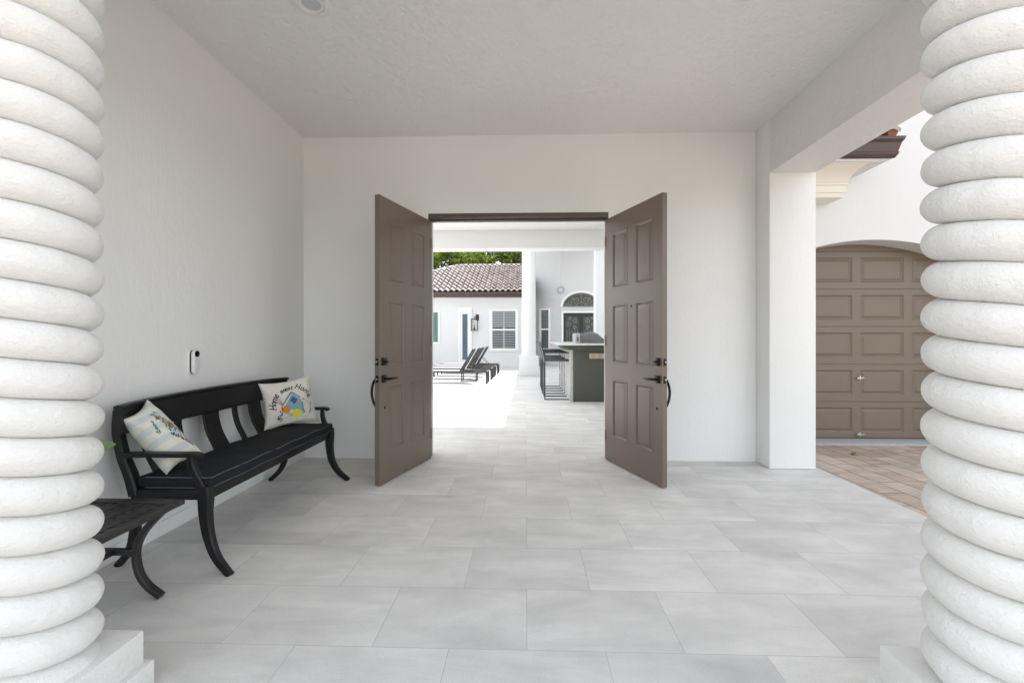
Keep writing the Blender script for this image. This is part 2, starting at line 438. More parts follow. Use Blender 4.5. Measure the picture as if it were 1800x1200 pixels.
# ------------------------------------------------------------------ spiral columns
def spiral_column(cx, cy, zn, th, label):
    p = .1156; rin, dd = .108, .057
    t = thing('spiral_column', (cx, cy, 0), label, 'column', 'twisted rope columns flanking the porch')
    bm = bmesh.new(); NA = 120; S = 14
    rows = []
    for n in range(-2, 26):
        for s in range(S):
            rows.append((n, s / S))
    grid = []
    for n, s in rows:
        tt = .5 - .5 * math.cos(PI * s)
        rr = rin + dd * math.sqrt(max(0, 1 - abs(2 * tt - 1) ** 2.0))
        ring = []
        for k in range(NA + 1):
            a = 2 * PI * k / NA
            z = zn + p * (n + tt) - p * ((a - th) / (2 * PI))
            q = noise.noise(V((math.cos(a) * 2.5 + cx, math.sin(a) * 2.5, z * 9))) * .0035 + noise.noise(V((math.cos(a) * 9, math.sin(a) * 9 + cx, z * 30))) * .0014
            r_ = rr + q
            ring.append(V((cx + r_ * math.cos(a), cy + r_ * math.sin(a), z)))
        grid.append(ring)
    vs = [[bm.verts.new(v) for v in r] for r in grid]
    for a, b_ in zip(vs, vs[1:]):
        for i in range(NA): bm.faces.new((a[i], a[i + 1], b_[i + 1], b_[i]))
    bmesh.ops.remove_doubles(bm, verts=bm.verts, dist=.0004)
    for z, nz in ((.203, -1), (2.799, 1)):
        bmesh.ops.bisect_plane(bm, geom=bm.verts[:] + bm.edges[:] + bm.faces[:], plane_co=(0, 0, z), plane_no=(0, 0, nz), clear_outer=True)
    finish('shaft', bm, M['column'], t, smooth=60)
    h = .191
    finish('plinth', B((cx - h, cy - h, .088), (cx + h, cy + h, .206), .006), M['column'], t)
    h2 = .212
    finish('base', B((cx - h2, cy - h2, .0), (cx + h2, cy + h2, .0885), .005), M['column'], t)
    return t
# zn is a groove height on the silhouette that faces the porch
spiral_column(-1.554, 1.372, 1.0375 - 11 * .1156 , R(44.1), 'white twisted rope column on the left, in front of the bench')
spiral_column(1.392, 1.378, 1.026 - 11 * .1156, R(139.3), 'white twisted rope column on the right, in front of the garage')

# ------------------------------------------------------------------ recessed ceiling lights
def can_light(x, y, label):
    t = thing('recessed_light', (x, y, CZ), label, 'light', 'recessed lights in the porch ceiling')
    bm = bmesh.new(); prof = [(.070, .03), (.070, .002), (.078, -.010), (.098, -.012), (.112, -.006), (.115, .0), (.115, .004), (.072, .03)]
    rings = [[V((x + r * math.cos(2 * PI * k / 40), y + r * math.sin(2 * PI * k / 40), CZ + h)) for k in range(40)] for r, h in prof]
    loft(bm, rings, cap=False); finish('trim_ring', bm, M['plastic'], t)
    bm = bmesh.new(); lathe(bm, [(0, -.001), (.05, -.002), (.069, .004), (.069, .01), (0, .01)], (x, y, CZ), 32); finish('lens', bm, M['bulb'], t)
can_light(-1.33, 2.745, 'white recessed light in the ceiling above the bench')
can_light(1.32, 2.69, 'white recessed light in the ceiling toward the right beam')

# ------------------------------------------------------------------ doorbell camera on left wall
t = thing('security_camera', (WX, 3.0, 1.08), 'slim white security camera with round black lens on the left wall', 'camera')
bm = bmesh.new()
def pill(bm, y0, y1, z0, z1, x0, x1, bev=.004):
    r = (y1 - y0) / 2; pts = []
    for k in range(13): a = PI * k / 12; pts.append(((y0 + y1) / 2 + r * math.cos(a), z1 - r + r * math.sin(a)))
    for k in range(13): a = PI + PI * k / 12; pts.append(((y0 + y1) / 2 + r * math.cos(a), z0 + r + r * math.sin(a)))
    c = ((y0 + y1) / 2, (z0 + z1) / 2)
    rings = [[V((x, c[0] + (p[0] - c[0]) * k, c[1] + (p[1] - c[1]) * k)) for p in pts] for x, k in ((x0, 1), (x1 - bev, 1), (x1, .9))]
    loft(bm, rings)
pill(bm, 2.988, 3.058, .988, 1.163, WX + .001, WX + .008); finish('mount_plate', bm, M['plastic'], t)
bm = bmesh.new(); pill(bm, 3.0, 3.052, .995, 1.16, WX + .008, WX + .019); finish('body', bm, M['lens'], t)
bm = bmesh.new(); pill(bm, 3.0, 3.053, .994, 1.161, WX + .019, WX + .040); finish('faceplate', bm, M['plastic'], t)
bm = bmesh.new(); lathe(bm, [(0, .0), (.022, .0), (.021, .003), (0, .004)], (WX + .040, 3.0265, 1.134), 24, 'X'); finish('lens', bm, M['lens'], t)

# ------------------------------------------------------------------ bench
BY0, BY1 = 2.34, 3.90
bench = thing('bench', (-1.9, 3.14, 0), 'black metal garden bench with curved legs and dark cushion against left wall', 'bench')
FX, BX = -1.70, -2.11
bm = bmesh.new()   # seat frame: rails
box(bm, (FX - .035, BY0 + .03, .375), (FX, BY1 - .03, .43), .006)
box(bm, (BX, BY0 + .03, .385), (BX + .03, BY1 - .03, .43), .006)
for y in (BY0, BY1 - .035): box(bm, (BX, y, .38), (FX - .0, y + .035, .435), .006)
for k in range(8):
    y = BY0 + .15 + k * .175; box(bm, (BX + .03, y, .415), (FX - .035, y + .05, .428), .003)
finish('seat_frame', bm, M['black'], bench)
for sy, y in ((-1, BY0 + .02), (1, BY1 - .02)):
    # front sabre leg: bows outward (+X) at the foot
    bm = bmesh.new()
    pts = catmull([(FX - .025, y, .45), (FX - .018, y + sy * .0, .38), (FX - .018, y, .30), (FX + .0, y, .18), (FX + .055, y - (.02 if sy < 0 else 0), .08), (FX + .15, y - (.05 if sy < 0 else 0), .0)], 5)
    n = len(pts); scl = [1.25 - .65 * (i / (n - 1)) for i in range(n)]
    sweep(bm, pts, (0, 1, 0), .05, .062, scl); finish('leg', bm, M['black'], bench)
    bm = bmesh.new()
    pts = catmull([(BX + .02, y, .43), (BX + .015, y, .34), (BX + .00, y, .2), (BX - .04, y - sy * .01, .09), (BX - .125, y - sy * .03, .0)], 5)
    n = len(pts); scl = [1.15 - .5 * (i / (n - 1)) for i in range(n)]
    sweep(bm, pts, (0, 1, 0), .045, .05, scl); finish('leg', bm, M['black'], bench)
    # arm: flat top bar and s-curved support
    bm = bmesh.new()
    ya = y + sy * .015
    pts = catmull([(-2.165, ya + .0, .619), (-2.0, ya, .622), (-1.85, ya, .622), (-1.765, ya, .622), (-1.735, ya, .612)], 5)
    sweep(bm, pts, (0, 1, 0), .052, .024)
    pts = catmull([(-1.79, ya, .61), (-1.785, ya * .6 + y * .4, .56), (-1.765, y, .50), (-1.735, y, .45), (-1.72, y, .40)], 5)
    sweep(bm, pts, (0, 1, 0), .036, .036, [.8 + .5 * i / (len(pts) - 1) for i in range(len(pts))])
    finish('armrest', bm, M['black'], bench)
    # rear upright
    bm = bmesh.new()
    pts = catmull([(BX + .01, y, .40), (BX - .02, y, .50), (BX - .06, y, .60), (BX - .075, y + sy * .01, .70), (BX - .075, y + sy * .02, .78), (BX - .07, y + sy * .02, .86)], 5)
    sweep(bm, pts, (0, 1, 0), .05, .045, [1.25 - .35 * i / (len(pts) - 1) for i in range(len(pts))]); finish('upright', bm, M['black'], bench)
# top rail, curling forward at the ends
bm = bmesh.new()
rings = []
for k in range(33):
    s = k / 32; y = 2.292 + (3.945 - 2.292) * s; e = abs(2 * s - 1) ** 6
    x = -2.195 + .05 * e
    prof = [(0, .735), (.012, .731), (.022, .745), (.020, .80), (.014, .868), (.030, .876), (.030, .888), (.0, .892), (-.022, .885), (-.020, .872), (-.012, .86), (-.010, .80), (-.010, .745)]
    sg = .012 * (1 - abs(2 * s - 1) ** 2)
    rings.append([V((x + px, y, pz + sg * (1 if pz > .8 else -.4))) for px, pz in prof])
loft(bm, rings); finish('top_rail', bm, M['black'], bench)
def splat(y, w):
    bm = bmesh.new()
    pts = catmull([(-2.19, y, .76), (-2.193, y, .70), (-2.17, y, .60), (-2.12, y, .50), (-2.085, y, .42)], 5)
    sweep(bm, pts, (0, 1, 0), w, .016); finish('splat', bm, M['black'], bench)
for y, w in ((2.56, .15), (2.765, .05), (3.06, .15), (3.315, .05), (3.56, .15)): splat(y, w)
# cushion: rounded box with sagging surface, and piping
def cushion_mesh(x0, x1, y0, y1, z0, z1):
    bm = bmesh.new(); box(bm, (x0, y0, z0), (x1, y1, z1), .016, 3)
    bmesh.ops.subdivide_edges(bm, edges=[e for e in bm.edges if e.calc_length() > .2], cuts=26, use_grid_fill=True)
    for v in bm.verts:
        if v.co.z > (z0 + z1) / 2:
            u = (v.co.y - y0) / (y1 - y0); w = (v.co.x - x0) / (x1 - x0)
            v.co.z += .016 * math.sin(PI * max(0, min(1, w))) * (1 - abs(2 * u - 1) ** 4) + noise.noise(v.co * 6) * .006
        v.co.x += noise.noise(v.co * 5 + V((3, 1, 2))) * .006
    return bm
CX0, CX1, CY0, CY1 = -2.10, -1.685, 2.355, 3.885
cu = finish('cushion', cushion_mesh(CX0, CX1, CY0, CY1, .437, .497), M['cushion'], bench, smooth=50)
for z in (.495, .440):
    bm = bmesh.new()
    pts = [V((CX1 - .004 + .003 * math.sin(k), CY0 + .01 + (CY1 - CY0 - .02) * k / 30, z + .003 * math.sin(k * .9))) for k in range(31)]
    tube(bm, pts, .0024, 6)
    tube(bm, [(CX0 + .05, CY0 + .003, z), (CX1 - .03, CY0 + .003, z), (CX1 - .004, CY0 + .012, z)], .0024, 6)
    finish('piping', bm, M['piping'], cu)

# ------------------------------------------------------------------ pillows
class Pillow:
    def __init__(s, TL, TR, BR, BL, t, cam=V((0, 0, 1.25)), seed=0):
        s.c = [V(p) for p in (TL, TR, BR, BL)]; s.t = t; s.seed = seed
        n = (s.c[1] - s.c[3]).cross(s.c[0] - s.c[2]).normalized(); ctr = sum(s.c, V()) / 4
        if n.dot(cam - ctr) < 0: n = -n
        s.n = n; s.ctr = ctr
    def P(s, u, v, side=1, lift=0):      # u,v in -1..1, v up
        TL, TR, BR, BL = s.c
        uu = u * (1 - .13 * (1 - v * v)); vv = v * (1 - .13 * (1 - u * u))
        a, b_ = (uu + 1) / 2, (vv + 1) / 2
        p = (TL * (1 - a) + TR * a) * b_ + (BL * (1 - a) + BR * a) * (1 - b_)
        h = s.t * (max(0, (1 - u * u)) * max(0, (1 - v * v))) ** .42
        w = noise.noise(V((u * 1.7 + s.seed, v * 1.7, side * 3))) * .016 + noise.noise(V((u * 3.5 + s.seed, v * 3.5, side * 5))) * .012 * (abs(u) ** 2 + abs(v) ** 2)
        k = min(1, (1 - max(abs(u), abs(v))) * 4)
        return p + s.n * (side * (h + w * k) + lift)
    def mesh(s, N=36):
        bm = bmesh.new()
        for side in (1, -1):
            g = [[bm.verts.new(s.P(math.sin(PI / 2 * (-1 + 2 * i / N)), math.sin(PI / 2 * (-1 + 2 * j / N)), side)) for j in range(N + 1)] for i in range(N + 1)]
            for i in range(N):
                for j in range(N):
                    f = (g[i][j], g[i + 1][j], g[i + 1][j + 1], g[i][j + 1]); bm.faces.new(f if side > 0 else f[::-1])
        bmesh.ops.remove_doubles(bm, verts=bm.verts, dist=.0008); return bm

def decal_poly(bm, pil, poly, lift=.0015):
    """fill polygon (u,v list) on pillow surface, finely cut"""
    b2 = bmesh.new(); vs = [b2.verts.new((x, y, 0)) for x, y in poly]; b2.faces.new(vs)
    bmesh.ops.triangulate(b2, faces=b2.faces)
    for _ in range(6):
        es = [e for e in b2.edges if e.calc_length() > .08]
        if not es: break
        bmesh.ops.subdivide_edges(b2, edges=es, cuts=1); bmesh.ops.triangulate(b2, faces=b2.faces)
    mp = {v: bm.verts.new(pil.P(v.co.x, v.co.y, 1, lift)) for v in b2.verts}
    for f in b2.faces:
        try: bm.faces.new([mp[v] for v in f.verts])
        except ValueError: pass
    b2.free()

def stroke(bm, pil, pts, w, lift=.0018):
    L_, R_ = [], []
    for i, (x, y) in enumerate(pts):
        a = pts[max(0, i - 1)]; b_ = pts[min(len(pts) - 1, i + 1)]; dx, dy = b_[0] - a[0], b_[1] - a[1]; l = math.hypot(dx, dy) or 1
        L_.append((x - dy / l * w, y + dx / l * w)); R_.append((x + dy / l * w, y - dx / l * w))
    lv = [bm.verts.new(pil.P(*q, 1, lift)) for q in L_]; rv = [bm.verts.new(pil.P(*q, 1, lift)) for q in R_]
    for i in range(len(pts) - 1): bm.faces.new((lv[i], rv[i], rv[i + 1], lv[i + 1]))

def text_on(bm, pil, text, place, size, shear=.35, bold=.012):
    """place(i, n) -> (u, v, angle) baseline centre of letter i"""
    for i, ch in enumerate(text):
        if ch == ' ': continue
        cu_ = bpy.data.curves.new('t', 'FONT'); cu_.body = ch; cu_.size = size; cu_.shear = shear; cu_.offset = bold * size; cu_.align_x = 'CENTER'; cu_.resolution_u = 2
        ob = bpy.data.objects.new('t', cu_); COL.objects.link(ob)
        dg = bpy.context.evaluated_depsgraph_get(); me = bpy.data.meshes.new_from_object(ob.evaluated_get(dg))
        u, v, a = place(i, len(text)); ca, sa = math.cos(a), math.sin(a)
        vs = [bm.verts.new(pil.P(u + ca * q.co.x - sa * q.co.y, v + sa * q.co.x + ca * q.co.y, 1, .002)) for q in me.vertices]
        for f in me.polygons:
            try: bm.faces.new([vs[k] for k in f.vertices])
            except ValueError: pass
        bpy.data.objects.remove(ob); bpy.data.curves.remove(cu_); bpy.data.meshes.remove(me)

def flower(bm, pil, cx, cy, r, n, ph=0, k=.45):
    poly = []
    for i in range(n * 8):
        a = 2 * PI * i / (n * 8); rr = r * (1 - k + k * abs(math.cos(n * a / 2 + ph))); poly.append((cx + rr * math.cos(a), cy + rr * math.sin(a) * 1.15))
    decal_poly(bm, pil, poly, .0022)

def leafd(bm, pil, x, y, a, l, w, lift=.002):
    pts = []
    for k in range(9): t = k / 8; pts.append((l * t, w * math.sin(PI * t)))
    for k in range(7, 0, -1): t = k / 8; pts.append((l * t, -w * math.sin(PI * t)))
    ca, sa = math.cos(a), math.sin(a)
    decal_poly(bm, pil, [(x + ca * p - sa * q, y + sa * p + ca * q) for p, q in pts], lift)

# far pillow (birdhouse)
p1 = Pillow((-2.150, 3.540, .875), (-1.885, 3.855, .925), (-1.825, 3.93, .497), (-2.105, 3.545, .497), .075, seed=3)
pil1 = finish('pillow', p1.mesh(), M['pillow'], loc=(p1.ctr.x, p1.ctr.y, .50), smooth=60)
tag(pil1, 'cream square pillow printed with a teal birdhouse, at the far end of the bench', 'pillow', 'printed pillows on the bench')
def dec(name, color, fn, pil, pob):
    bm = bmesh.new(); fn(bm)
    o = finish(name, bm, pc(name, color) if not isinstance(color, str) else M[color], pob, smooth=60); return o
dec('birdhouse_print', (.22, .36, .38), lambda b: decal_poly(b, p1, [(-.32, -.02), (.03, .44), (.36, .12), (.40, -.48), (-.05, -.30), (-.30, -.32)]), p1, pil1)
def roofp(b):
    stroke(b, p1, [(-.46, -.05), (-.22, .26), (.02, .52)], .035, .0024); stroke(b, p1, [(.02, .52), (.25, .30), (.50, .08)], .035, .0026)
    stroke(b, p1, [(.38, .0), (.37, -.28), (.40, -.52)], .035, .0026)
dec('roof_print', (.12, .25, .30), roofp, p1, pil1)
dec('opening_print', (.05, .09, .26), lambda b: flower(b, p1, .05, .14, .15, 4, 0, .35), p1, pil1)
dec('orange_flower_print', (.62, .20, .03), lambda b: flower(b, p1, -.32, -.24, .17, 7, 0, .25), p1, pil1)
dec('yellow_flower_print', (.66, .60, .04), lambda b: flower(b, p1, .10, -.50, .20, 8, 0, .4), p1, pil1)
def berries(b):
    for k in range(11):
        a = random.random() * 6.28; r = random.random() * .15; flower(b, p1, -.58 + r * math.cos(a), -.62 + r * math.sin(a), .035, 4)
    for k in range(7): flower(b, p1, -.55 + .1 * random.random(), -.12 - .06 * k, .035, 4)
dec('berry_print', (.05, .04, .12), berries, p1, pil1)
def greens(b):
    for k in range(9): leafd(b, p1, -.15 + .05 * k, -.42 - .03 * (k % 3), R(200 + 17 * k), .18, .04)
dec('leaf_print', (.42, .50, .22), greens, p1, pil1)
def sprig(b):
    for k in range(6):
        a = R(95 + 11 * k); stroke(b, p1, [(-.45, .0), (-.45 + .2 * math.cos(a), .2 * math.sin(a)), (-.42 + .42 * math.cos(a + .12), .42 * math.sin(a + .12))], .007)
dec('twig_print', (.25, .16, .18), sprig, p1, pil1)
def arc(c0, c1, r, cx=0.03, cy=-.06):
    def pl(i, n):
        a = R(c0 + (c1 - c0) * (i + .5) / n); return (cx + r * math.cos(a), cy + r * math.sin(a) * 1.03, a - PI / 2)
    return pl
for word, pl_, sz in (('Home', arc(190, 137, .70), .33), ('sweet', arc(129, 82, .67), .28), ('Home', arc(76, 14, .70), .33), ('Home', arc(0, -38, .72), .15)):
    dec('lettering', (.012, .012, .014), lambda b: text_on(b, p1, word, pl_, sz), p1, pil1)

# near pillow (striped, flowers), leaning in the near corner
p2 = Pillow((-2.150, 2.318, .810), (-2.165, 2.497, .895), (-1.885, 2.565, .567), (-1.955, 2.385, .500), .092, seed=9)
pil2 = finish('pillow', p2.mesh(), M['pillowstripe'], loc=(p2.ctr.x, p2.ctr.y, .50), smooth=60)
tag(pil2, 'pale blue striped pillow with flower print, tilted behind the near armrest', 'pillow', 'printed pillows on the bench')
def g2(b):
    for k in range(26): leafd(b, p2, .05 + .6 * (k / 26) + random.uniform(-.08, .08), .45 - .75 * (k / 26) + random.uniform(-.1, .16), random.random() * 6.28, .17, .035)
dec('foliage_print', (.12, .14, .06), g2, p2, pil2)
def g3(b):
    for k in range(12): leafd(b, p2, .1 + .45 * (k / 12) + random.uniform(-.1, .1), .55 - .6 * (k / 12) + random.uniform(-.1, .1), random.random() * 6.28, .13, .03, .0026)
dec('stem_print', (.24, .15, .07), g3, p2, pil2)
dec('pink_petal_print', (.60, .38, .30), lambda b: (leafd(b, p2, .45, .12, R(-30), .3, .08, .003), leafd(b, p2, .3, .3, R(-30), .25, .04, .003), leafd(b, p2, .42, -.05, R(20), .26, .08, .003)), p2, pil2)
dec('blue_flower_print', (.05, .10, .28), lambda b: flower(b, p2, .12, -.02, .07, 5), p2, pil2)
for x, y, a_ in ((.2, -.1, 0), (.28, -.18, .8), (-.35, .32, 4.2), (-.38, .2, 4.4), (.35, .62, 2.6), (.1, .66, 3.0)):
    dec('teal_leaf_print', (.08, .26, .22), lambda b: leafd(b, p2, x, y, a_, .18, .03, .003), p2, pil2)
dec('bottle_print', (.03, .03, .03), lambda b: (stroke(b, p2, [(.58, -.06), (.66, -.35), (.80, -.72)], .028), stroke(b, p2, [(.76, .08), (.84, -.2), (.92, -.42)], .008)), p2, pil2)
dec('lettering', 'lens', lambda b: text_on(b, p2, 'eAtHedai', lambda i, n: (-.02 + .095 * i, -.20 - .058 * i - .003 * i * i, R(-35)), .24, .2), p2, pil2)
dec('lettering', 'lens', lambda b: text_on(b, p2, 'home', lambda i, n: (-.46 + .06 * i, .08 + .12 * i, R(55)), .20, .2), p2, pil2)

# ------------------------------------------------------------------ side table
tb = thing('side_table', (-2.0, 1.86, 0), 'black cast metal side table with woven top, near the left column', 'table')
TX0, TX1, TY0, TY1, TZ = -2.28, -1.68, 1.60, 2.165, .452
bm = bmesh.new()
# rim
for lo, hi in (((TX0, TY0), (TX1, TY0 + .05)), ((TX0, TY1 - .05), (TX1, TY1)), ((TX0, TY0 + .05), (TX0 + .05, TY1 - .05)), ((TX1 - .05, TY0 + .05), (TX1, TY1 - .05))):
    box(bm, (lo[0], lo[1], TZ - .024), (hi[0], hi[1], TZ), .004)
finish('rim', bm, M['tablem'], tb)
bm = bmesh.new()   # basket-weave: diagonal crossing strips
n = 11
for k in range(-n, n + 1):
    off = k * .048
    for sgn in (1, -1):
        cx, cy = (TX0 + TX1) / 2 + off, (TY0 + TY1) / 2
        h = .26; pts = []
        for s in range(-26, 27):
            q = s / 26 * h; x = cx + q; y = cy + sgn * q
            if TX0 + .045 < x < TX1 - .045 and TY0 + .045 < y < TY1 - .045:
                pts.append((x, y, TZ - .010 + .0035 * math.sin(q / .048 * PI + k * PI) * sgn))
        if len(pts) > 2: sweep(bm, pts, (sgn, -1, 0) if sgn > 0 else (1, 1, 0), .033, .004)
finish('woven_top', bm, M['tablem'], tb)
cxm, cym = (TX0 + TX1) / 2, (TY0 + TY1) / 2
for sx in (-1, 1):
    for sy in (-1, 1):
        bm = bmesh.new()
        yy = cym + sy * .215
        pts = catmull([(cxm + sx * .27, yy, .438), (cxm + sx * .215, yy, .39), (cxm + sx * .145, yy, .31), (cxm + sx * .112, yy, .225), (cxm + sx * .125, yy, .13), (cxm + sx * .165, yy, .065), (cxm + sx * .235, yy, .012)], 5)
        sweep(bm, pts, (0, 1, 0), .038, .026); finish('leg', bm, M['tablem'], tb)
for sy in (-1, 1):
    bm = bmesh.new(); box(bm, (cxm - .105, cym + sy * .215 - .013, .205), (cxm + .105, cym + sy * .215 + .013, .235), .004); finish('stretcher', bm, M['tablem'], tb)
bm = bmesh.new(); box(bm, (cxm - .013, cym - .2, .207), (cxm + .013, cym + .2, .233), .004); finish('stretcher', bm, M['tablem'], tb)
bm = bmesh.new(); box(bm, (TX0 + .04, TY0 + .03, TZ - .045), (TX1 - .04, TY1 - .03, TZ - .03)); bm.free()

# potted plant on table (only a leaf tip shows past the column)
pl = thing('potted_plant', (-2.03, 1.78, TZ), 'broad green leaf of a potted plant peeking out behind the left column', 'plant')
bm = bmesh.new(); lathe(bm, [(0, 0), (.055, 0), (.075, .11), (.082, .11), (.082, .13), (.07, .13), (.068, .115), (0, .115)], (-2.03, 1.78, TZ + .001), 28); finish('pot', bm, M['pot'], pl)
def big_leaf(base, tip, up, w):
    bm = bmesh.new(); base = V(base); tip = V(tip); up = V(up); d = tip - base; side = d.cross(up).normalized(); N = 12
    rows = []
    for i in range(N + 1):
        t_ = i / N; c = base + d * t_ + V((0, 0, -.03 * t_ * t_)) ; ww = w * math.sin(PI * t_) ** .7 * (1 - .25 * t_)
        rows.append([c + side * ww * s + V((0, 0, .25 * ww * abs(s))) for s in (-1, -.5, 0, .5, 1)])
    top = [[bm.verts.new(p) for p in r] for r in rows]; bot = [[bm.verts.new(p - V((0, 0, .0015))) for p in r] for r in rows]
    for g, f in ((top, 0), (bot, 1)):
        for a, b_ in zip(g, g[1:]):
            for i in range(4): bm.faces.new((a[i], a[i + 1], b_[i + 1], b_[i]))
    return bm
LEAF = [((-2.04, 1.86, .72), (-1.95, 2.08, .772), .050), ((-2.03, 1.78, .66), (-2.17, 1.66, .80), .045), ((-2.03, 1.78, .66), (-1.93, 1.66, .79), .045), ((-2.03, 1.78, .66), (-2.19, 1.88, .84), .04), ((-2.03, 1.78, .66), (-2.03, 1.66, .88), .04)]
for b_, tp, w in LEAF:
    finish('leaf', big_leaf(b_, tp, (.7, -.6, .35), w), M['leafplant'], pl, smooth=60)
    bm = bmesh.new(); tube(bm, bez((-2.03, 1.78, TZ + .11), (-2.03, 1.78, .60), b_, b_, 6), .003, 6); finish('stem', bm, M['leafplant'], pl)

# ------------------------------------------------------------------ garage building
gar = thing('garage_building', (4.5, 6, SE), 'white stucco garage with arched opening and sectional door right of the porch', 'garage')
GY, GD, GX = 5.95, 6.27, 4.50
OW = 1.25; ZC = 2.505; RA = 2.95
def arch_z(x): return ZC - (RA - math.sqrt(RA * RA - (x - GX) ** 2))
bm = bmesh.new(); top = 6.6
xs = [GX - OW + 2 * OW * k / 28 for k in range(29)]
def quad(*p): bm.faces.new([bm.verts.new(q) for q in p])
quad((2.95, GY, SE), (GX - OW, GY, SE), (GX - OW, GY, top), (2.95, GY, top))
quad((GX + OW, GY, SE), (11, GY, SE), (11, GY, top), (GX + OW, GY, top))
for a, b_ in zip(xs, xs[1:]):
    quad((a, GY, arch_z(a)), (b_, GY, arch_z(b_)), (b_, GY, top), (a, GY, top))
    quad((a, GY, arch_z(a)), (b_, GY, arch_z(b_)), (b_, GD + .06, arch_z(b_)), (a, GD + .06, arch_z(a)))
for x in (GX - OW, GX + OW): quad((x, GY, SE), (x, GD + .06, SE), (x, GD + .06, arch_z(x)), (x, GY, arch_z(x)))
quad((2.95, GY, SE), (2.95, 14.1, SE), (2.95, 14.1, top), (2.95, GY, top))
quad((11, GY, SE), (11, 14.1, SE), (11, 14.1, top), (11, GY, top))
quad((2.95, 14.1, SE), (11, 14.1, SE), (11, 14.1, top), (2.95, 14.1, top))
quad((2.95, GY, top), (11, GY, top), (11, 14.1, top), (2.95, 14.1, top))
bmesh.ops.remove_doubles(bm, verts=bm.verts, dist=.001)
finish('wall', bm, M['garwall'], gar, smooth=30)
# sectional door
gd_w = 2.74; sec = .5105
bm = bmesh.new(); GPROF = [(.004, .0), (.022, .014), (.032, .014), (.056, .003), (.06, .003)]
xs_p = [(gd_w / 2 + (k - 1.5) * .685 - .2925, gd_w / 2 + (k - 1.5) * .685 + .2925) for k in range(4)]
tr = []
gdoor = None
for k in range(6):
    b2 = bmesh.new()
    z0 = SE + .012 + k * sec + (0.0 if k else .0)
    hh = sec - .006
    slab_face(b2, gd_w, hh, xs_p, [(.085, hh - .075)], 0, GPROF, -1)
    for z in (0, hh): b2.faces.new([b2.verts.new(p) for p in ((0, 0, z), (gd_w, 0, z), (gd_w, .04, z), (0, .04, z))])
    bmesh.ops.translate(b2, verts=b2.verts, vec=(GX - gd_w / 2, GD, z0))
    me = bpy.data.meshes.new('x'); b2.to_mesh(me); bm.from_mesh(me); bpy.data.meshes.remove(me); b2.free()
box(bm, (GX - gd_w / 2, GD + .018, SE + .01), (GX + gd_w / 2, GD + .035, SE + 6 * sec))
gdoor = finish('garage_door', bm, M['garage'], gar, smooth=20)
for z in (.69, -.075):
    bm = bmesh.new(); y = GD - .001; x = 4.525
    lathe(bm, [(0, 0), (.022, 0), (.018, -.012), (.008, -.018), (.008, -.04), (0, -.04)], (x, y, z), 14, 'Y')
    sweep(bm, [(x - .045, y - .035, z), (x, y - .038, z), (x + .05, y - .035, z + .008)], (0, 0, 1), .014, .01)
    sweep(bm, [(x, y - .03, z - .028), (x, y - .034, z), (x, y - .03, z + .028)], (1, 0, 0), .012, .008)
    finish('handle', bm, M['steel'], gdoor)
finish('apron', B((GX - OW, GY - .02, SE), (GX + OW, GD + .05, SE + .02), .004), M['apron'], gar)
finish('weather_seal', B((GX - gd_w / 2, GD - .004, SE + .0205), (GX + gd_w / 2, GD + .01, SE + .028)), M['lens'], gar)
# low eave reaching in from the left
bm = bmesh.new()
EX = 4.27
rings = [[V((2.95, 5.31, z)), V((x1, 5.31 - (x1 - EX) * .5, z)), V((x1, 5.93, z)), V((2.95, 5.93, z))] for z, x1 in ((3.29, 4.14), (3.31, EX - .05))]
loft(bm, rings); finish('soffit', bm, M['farwall'], gar)
bm = bmesh.new()
prof = [(5.31, 3.312), (5.27, 3.34), (5.262, 3.36), (5.285, 3.375), (5.262, 3.47), (5.225, 3.495), (5.22, 3.525), (5.24, 3.528), (5.33, 3.528), (5.33, 3.312)]
rings = [[V((x + k * (3.528 - pz) * -.25, py, pz)) for py, pz in prof] for x, k in ((2.95, 0), (EX + .03, 1))]
loft(bm, rings); finish('gutter', bm, M['fascia'], gar)
finish('fascia', B((2.95, 5.335, 3.315), (EX - .03, 5.93, 3.50), .004), M['fascia'], gar)
def barrel_tiles(x0, x1, y0, z0, length, slope, pitch=.235, row=.40, amp=.045, end=None):
    bm = bmesh.new(); nrow = int(math.ceil(length / row)); ncol = int((x1 - x0) / pitch * 8)
    ca, sa = math.cos(slope), math.sin(slope)
    prev = None
    for r in range(nrow):
        for e, lift in ((0, .075), (1, .0)):
            l = min((r + e) * row + (0 if e else -.03), length)
            ring = []
            for c in range(ncol + 1):
                x = x0 + (x1 - x0) * c / ncol
                ph = 2 * PI * (x - x0) / pitch
                h = amp * (math.cos(ph) * .5 + .5) ** .8 + lift + .004 * noise.noise(V((x * 3, r, 0)))
                ring.append(bm.verts.new((x, y0 + l * ca - h * sa, z0 + l * sa + h * ca)))
            if prev:
                for i in range(ncol): bm.faces.new((prev[i], prev[i + 1], ring[i + 1], ring[i]))
            else:
                low = [bm.verts.new(v.co + V((0, .01, -.04))) for v in ring]
                for i in range(ncol): bm.faces.new((low[i], low[i + 1], ring[i + 1], ring[i]))
            prev = ring
    return bm
bm = barrel_tiles(2.95, 4.22, 5.25, 3.53, .72, R(22))
finish('roof_tiles', bm, M['tile'], gar, smooth=60)
bm = bmesh.new(); tube(bm, [(4.17, 5.24, 3.575), (4.17, 5.90, 3.85)], .055, 16); finish('ridge_tile', bm, mat('orange_tile', (.32, .15, .09), .8, var=(20, .3)), gar)
